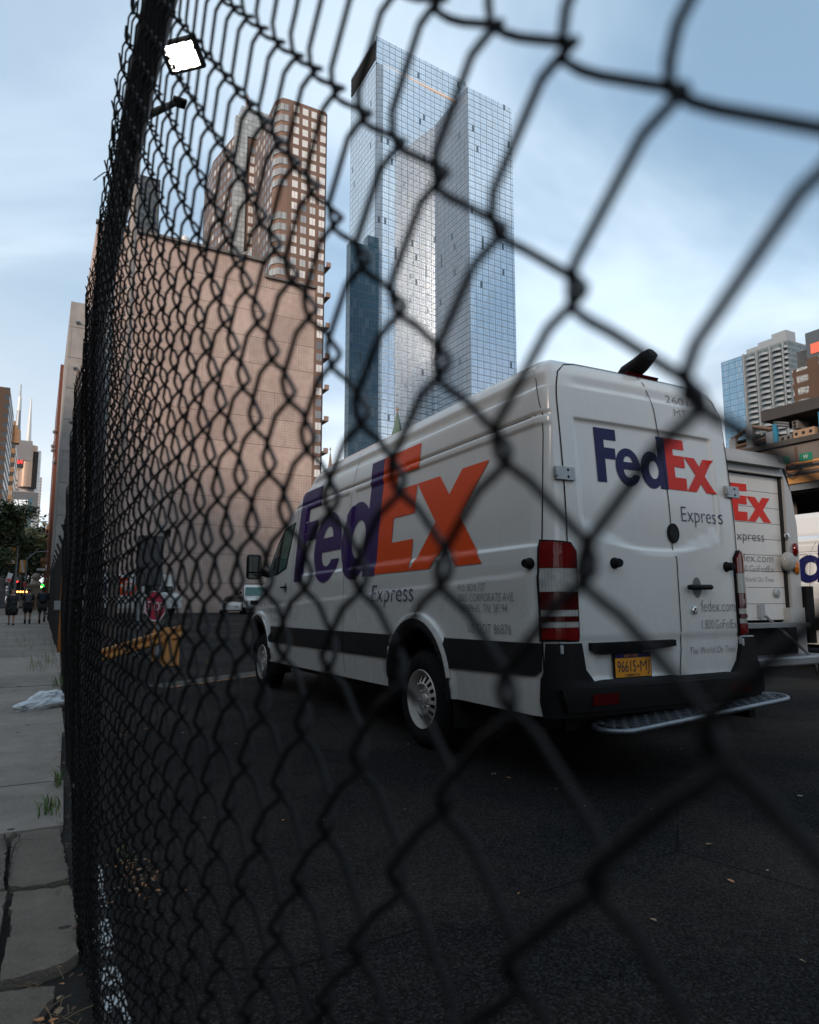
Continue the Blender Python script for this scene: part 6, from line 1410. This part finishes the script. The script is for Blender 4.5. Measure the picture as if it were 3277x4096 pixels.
mb = MB(); mb.tube([(.5, 0, -.1), (.5, 0, tl[2]+1)], .08, 6); mb.tube([(.5, 0, tl[2]+.6), (0, 0, tl[2]+.6)], .05, 6); mb.build('post', M_STEEL, o_)
mb = MB(); mb.box((0, 0, tl[2]-.3), (.42, .35, 1.25)); mb.build('housing', M_GAP, o_)
mb = MB(); mb.lathe([(.17, 0), (.12, .06), (.001, .08)], 14, 0, Matrix.Translation((0, -.18, tl[2])) @ Matrix.Rotation(math.pi/2, 4, 'X')); mb.build('red_light', emitter('red_signal', (1, .02, .02), 6), o_)
gl = on_s(170, 2347, 80); o_ = thing('shop_light', 'glowing green lamp sign hanging over the sidewalk before the brick corner', 'sign', W(80, gl[1], gl[2]))
mb = MB(); mb.lathe([(.16, 0), (.16, .10), (.001, .12)], 20, 0, Matrix.Scale(1.7, 4, (0, 0, 1)) @ Matrix.Rotation(math.pi/2, 4, 'X')); q = mb.build('green_disc', emitter('green_neon', (.02, 1, .05), 1.6), o_)
mb = MB(); mb.lathe([(.07, .0), (.001, .02)], 14, 0, Matrix.Translation((-.08, -.15, 0)) @ Matrix.Rotation(math.pi/2, 4, 'X')); mb.build('bright_core', emitter('pale_core', (1, 1, .5), 3), o_)
mb = MB(); mb.tube([(0, .05, .3), (0, .05, .8), (1.3, .2, .9)], .04, 6); mb.build('bracket', M_STEEL, o_)
lb = on_s(82, 2367, 100); o_ = thing('warning_board', 'row of amber warning lamps over the road behind the walkers', 'light board', W(100, lb[1], lb[2]))
mb = MB(); mb.box((0, .1, 0), (1.75, .2, .42)); mb.build('board', M_GAP, o_)
for i in range(5): mb = MB(); mb.lathe([(.125, 0), (.10, .04), (.001, .05)], 14, 0, Matrix.Translation((-.66+i*.33, 0, 0)) @ Matrix.Rotation(math.pi/2, 4, 'X')); mb.build('amber_lamp', emitter('amber_lamp', (1, .35, .08), 4) if i == 0 else bpy.data.materials['amber_lamp'], o_)
mb = MB(); mb.box((0, 1.2, -1.4), (1.4, 1.2, .9)); mb.tube([(0, .2, -.4), (0, .2, -1)], .1, 6); mb.build('trailer', M_STEEL, o_)

# ------------------------------------------------------------------ people
def person(s_, t_, ang, label, h, pose, skin, hair, cloth):
    o_ = thing('person', label, 'person', W(s_, t_, 0), rz=STREET+ang); k = h/1.75
    J = {'hip': (0, 0, .95), 'waist': (0, 0, 1.10), 'chest': (0, 0, 1.32), 'neck': (0, 0, 1.48), 'head0': (0, .01, 1.56), 'head1': (0, .02, 1.66), 'head2': (0, .01, 1.72)}
    Rr = {'hip': .15, 'waist': .135, 'chest': .15, 'neck': .058, 'head0': .075, 'head1': .092, 'head2': .06}
    E_ = [('hip', 'waist'), ('waist', 'chest'), ('chest', 'neck'), ('neck', 'head0'), ('head0', 'head1'), ('head1', 'head2')]
    for sd, (ff, kf, lift) in (('l', pose['l']), ('r', pose['r'])):
        x = -.10 if sd == 'l' else .10
        J['th'+sd] = (x, 0, .90); J['kn'+sd] = (x*1.05, kf, .50+lift*.5); J['an'+sd] = (x, ff, .09+lift); J['to'+sd] = (x*1.1, ff+.14*(1 if lift < .05 else .5), .035+lift*.55)
        Rr.update({'th'+sd: .095, 'kn'+sd: .058, 'an'+sd: .038, 'to'+sd: .032}); E_ += [('hip', 'th'+sd), ('th'+sd, 'kn'+sd), ('kn'+sd, 'an'+sd), ('an'+sd, 'to'+sd)]
        af, ab = pose['a'+sd]; xs_ = -.19 if sd == 'l' else .19
        J['sh'+sd] = (xs_, 0, 1.42); J['el'+sd] = (xs_*1.25, af*.4, 1.14); J['wr'+sd] = (xs_*1.3, af, .90+ab); J['ha'+sd] = (xs_*1.28, af+.03, .83+ab)
        Rr.update({'sh'+sd: .062, 'el'+sd: .043, 'wr'+sd: .030, 'ha'+sd: .034}); E_ += [('chest', 'sh'+sd), ('sh'+sd, 'el'+sd), ('el'+sd, 'wr'+sd), ('wr'+sd, 'ha'+sd)]
        for fi in range(5):
            dx = (fi-2)*.014 if fi < 4 else .0; b_ = 'ha'+sd; nm_ = 'f%d%s' % (fi, sd); hx, hy, hz = J[b_]
            J[nm_] = (hx+.004*fi, hy-.024+fi*.014, hz-.075+abs(fi-1.5)*.006) if fi < 4 else (hx, hy+.045, hz-.02); Rr[nm_] = .009; E_.append((b_, nm_))
    def skin_mesh(names, edges, name, mat, grow=0.0, sub=2, root='hip', parent=o_):
        me = bpy.data.meshes.new(name); idx = {n_: i for i, n_ in enumerate(names)}
        me.from_pydata([tuple(c*k for c in J[n_]) for n_ in names], [(idx[a], idx[b]) for a, b in edges if a in idx and b in idx], [])
        q = bpy.data.objects.new(name, me); put(q); m = q.modifiers.new('s', 'SKIN'); m.use_smooth_shade = True
        for i, n_ in enumerate(names): r_ = (Rr[n_]+grow)*k; me.skin_vertices[0].data[i].radius = (r_*(1.25 if n_ in ('hip', 'waist', 'chest') else 1), r_)
        me.skin_vertices[0].data[idx[root]].use_root = True
        m2 = q.modifiers.new('u', 'SUBSURF'); m2.levels = sub; m2.render_levels = sub
        dg = bpy.context.evaluated_depsgraph_get(); nm2 = bpy.data.meshes.new_from_object(q.evaluated_get(dg)); bpy.data.objects.remove(q)
        nm2.materials.clear(); nm2.materials.append(mat)
        for p in nm2.polygons: p.use_smooth = True
        r = bpy.data.objects.new(name, nm2); put(r, parent); return r
    skin_mesh(list(J), E_, 'body', skin)
    skin_mesh(['waist', 'chest', 'shl', 'shr', 'ell', 'elr', 'hip'], E_, 'shirt', cloth['top'], .018)
    low = ['hip', 'thl', 'thr', 'knl', 'knr']
    if cloth.get('dress'):
        mb = MB(); mb.lathe([(.235*k, 1.15*k), (.27*k, .95*k), (.29*k, .75*k), (.25*k, .48*k), (.22*k, .50*k)], 20, 0, Matrix.Scale(.8, 4, (0, 1, 0))); mb.build('skirt', cloth['bottom'], o_, smooth=True)
    else:
        skin_mesh(low, E_, 'shorts', cloth['bottom'], .038)
    # head details
    mb = MB(); mb.lathe([((.112 if cloth.get('curly') else .102)*math.cos(R(a))*k, (.112 if cloth.get('curly') else .10)*math.sin(R(a))*k) for a in range(-20, 91, 11)], 16, 0, Matrix.Translation((0, -.018*k*cloth.get('hy', 1), 1.665*k))); mb.build('hair', hair, o_, smooth=True)
    mb = MB(); mb.box((0, .105*k, 1.625*k), (.022*k, .03*k, .035*k)); mb.build('nose', skin, o_)
    for x in (-.035, .035): mb = MB(); mb.box((x*k, .094*k, 1.655*k), (.022*k, .012*k, .010*k)); mb.build('eye', M_GAP, o_)
    mb = MB(); mb.box((0, .095*k, 1.585*k), (.045*k, .01*k, .012*k)); mb.build('mouth', M_DARKRED, o_)
    if cloth.get('pack'):
        mb = MB(); mb.box((0, -.20*k, 1.24*k), (.30*k, .17*k, .44*k)); q = mb.build('backpack', cloth['pack'], o_); bevel(q, .06*k, 3)
        mb = MB(); mb.box((0, -.295*k, 1.16*k), (.22*k, .05*k, .22*k)); q2 = mb.build('pocket', cloth['pack'], q); bevel(q2, .02*k, 2)
        for x in (-.1, .1): mb = MB(); mb.tube([(x*k, -.10*k, 1.42*k), (x*k, .02, 1.50*k), (x*k, .17*k, 1.35*k), (x*1.2*k, .1*k, 1.1*k)], .018*k, 6); mb.build('strap', cloth['pack'], q)
    for sd in 'lr': x, y, z = J['an'+sd]; mb = MB(); mb.box((x*k, (y+.06)*k, (z-.045)*k), (.095*k, .26*k, .085*k)); q = mb.build('shoe', M_BLACKPL, o_); bevel(q, .025*k, 2)
    if cloth.get('socks'):
        for sd in 'lr': x, y, z = J['an'+sd]; mb = MB(); mb.tube([(x*k, y*k, (z-.03)*k), (x*k, y*k, (z+.13)*k)], [.045*k, .052*k], 10); mb.build('sock', M_BLACKPL, o_, smooth=True)
    return o_
SK1 = plain('light_skin', (.42, .24, .17), .5); SK2 = plain('tan_skin', (.30, .165, .11), .5); SK3 = plain('brown_skin', (.12, .06, .04), .5)
HB = plain('dark_hair', (.015, .011, .009), .7, bump=.5); HBR = plain('brown_hair', (.07, .035, .02), .7)
t = NT('speckled_black_cloth'); vv = t.n('TexVoronoi'); t.l(t.coord(), vv.inputs['Vector']); vv.inputs['Scale'].default_value = 16; t.base(t.mix(t.math('LESS_THAN', vv.outputs['Distance'], .16), (.008, .008, .009), (.45, .42, .40))).rough(.8); M_SPECK = t.m
M_BLK = plain('black_cloth', (.010, .010, .012), .85); M_CAMO = plain('dark_patterned_cloth', (.035, .035, .032), .85, var=.7, scale=25); M_GPACK = plain('grey_pack', (.06, .063, .07), .7); M_NPACK = plain('navy_pack', (.008, .018, .028), .7)
pw = on_s(47, 2450, 36.5); pb = on_s(112, 2440, 38); pc = on_s(170, 2440, 38)
person(36.5, pw[1], R(180), 'woman in a knee-length black speckled dress walking towards the camera', 1.63, {'l': (.10, .06, 0), 'r': (-.16, -.02, .02), 'al': (.10, .04), 'ar': (-.02, -.02)}, SK1, HBR, {'top': M_SPECK, 'bottom': M_SPECK, 'dress': True})
person(38, pb[1], 0, 'boy with a grey backpack and black shorts with pale hems walking away in the middle', 1.70, {'l': (.02, .02, 0), 'r': (.0, .04, 0), 'al': (.0, 0), 'ar': (.08, 0)}, SK2, HB, {'top': M_BLK, 'bottom': M_BLK, 'pack': M_GPACK, 'socks': True})
person(38, pc[1], 0, 'curly-haired boy with a dark navy backpack and patterned shorts walking away by the fence', 1.76, {'l': (.10, .06, 0), 'r': (-.22, -.02, .10), 'al': (-.02, 0), 'ar': (.02, 0)}, SK3, HB, {'top': M_BLK, 'bottom': M_CAMO, 'pack': M_NPACK, 'socks': True, 'curly': True})

# ------------------------------------------------------------------ buildings across the street, behind and beside the camera (added outside the picture to shade and colour the place)
OPP = [(-70, -30, 24), (-30, 6, 17), (8, 60, 29), (62, 130, 21), (132, 230, 36)]
for i, (a, b, h) in enumerate(OPP):
    o_ = thing('row_building', ['plain brick row building across the street behind the camera', 'low brick row building across the street beside the camera', 'tall brick row building across the street left of the camera', 'long low brick row building farther along the other side of the street', 'highest brick row building at the far end of the other side of the street'][i], 'building', W(0, 0))
    mb = MB(); mb.prism([(-44, a), (-21, a), (-21, b), (-44, b)], 0, h, rep=1); mb.build('wall', M_BRICKO if i % 2 else M_BRICK, o_)
o_ = thing('row_building', 'brick building closing the street corner behind the camera', 'building', W(0, 0))
mb = MB(); mb.prism([(14, -62), (70, -62), (70, -38), (14, -38)], 0, 15, rep=1); mb.build('wall', M_BRICKO, o_)
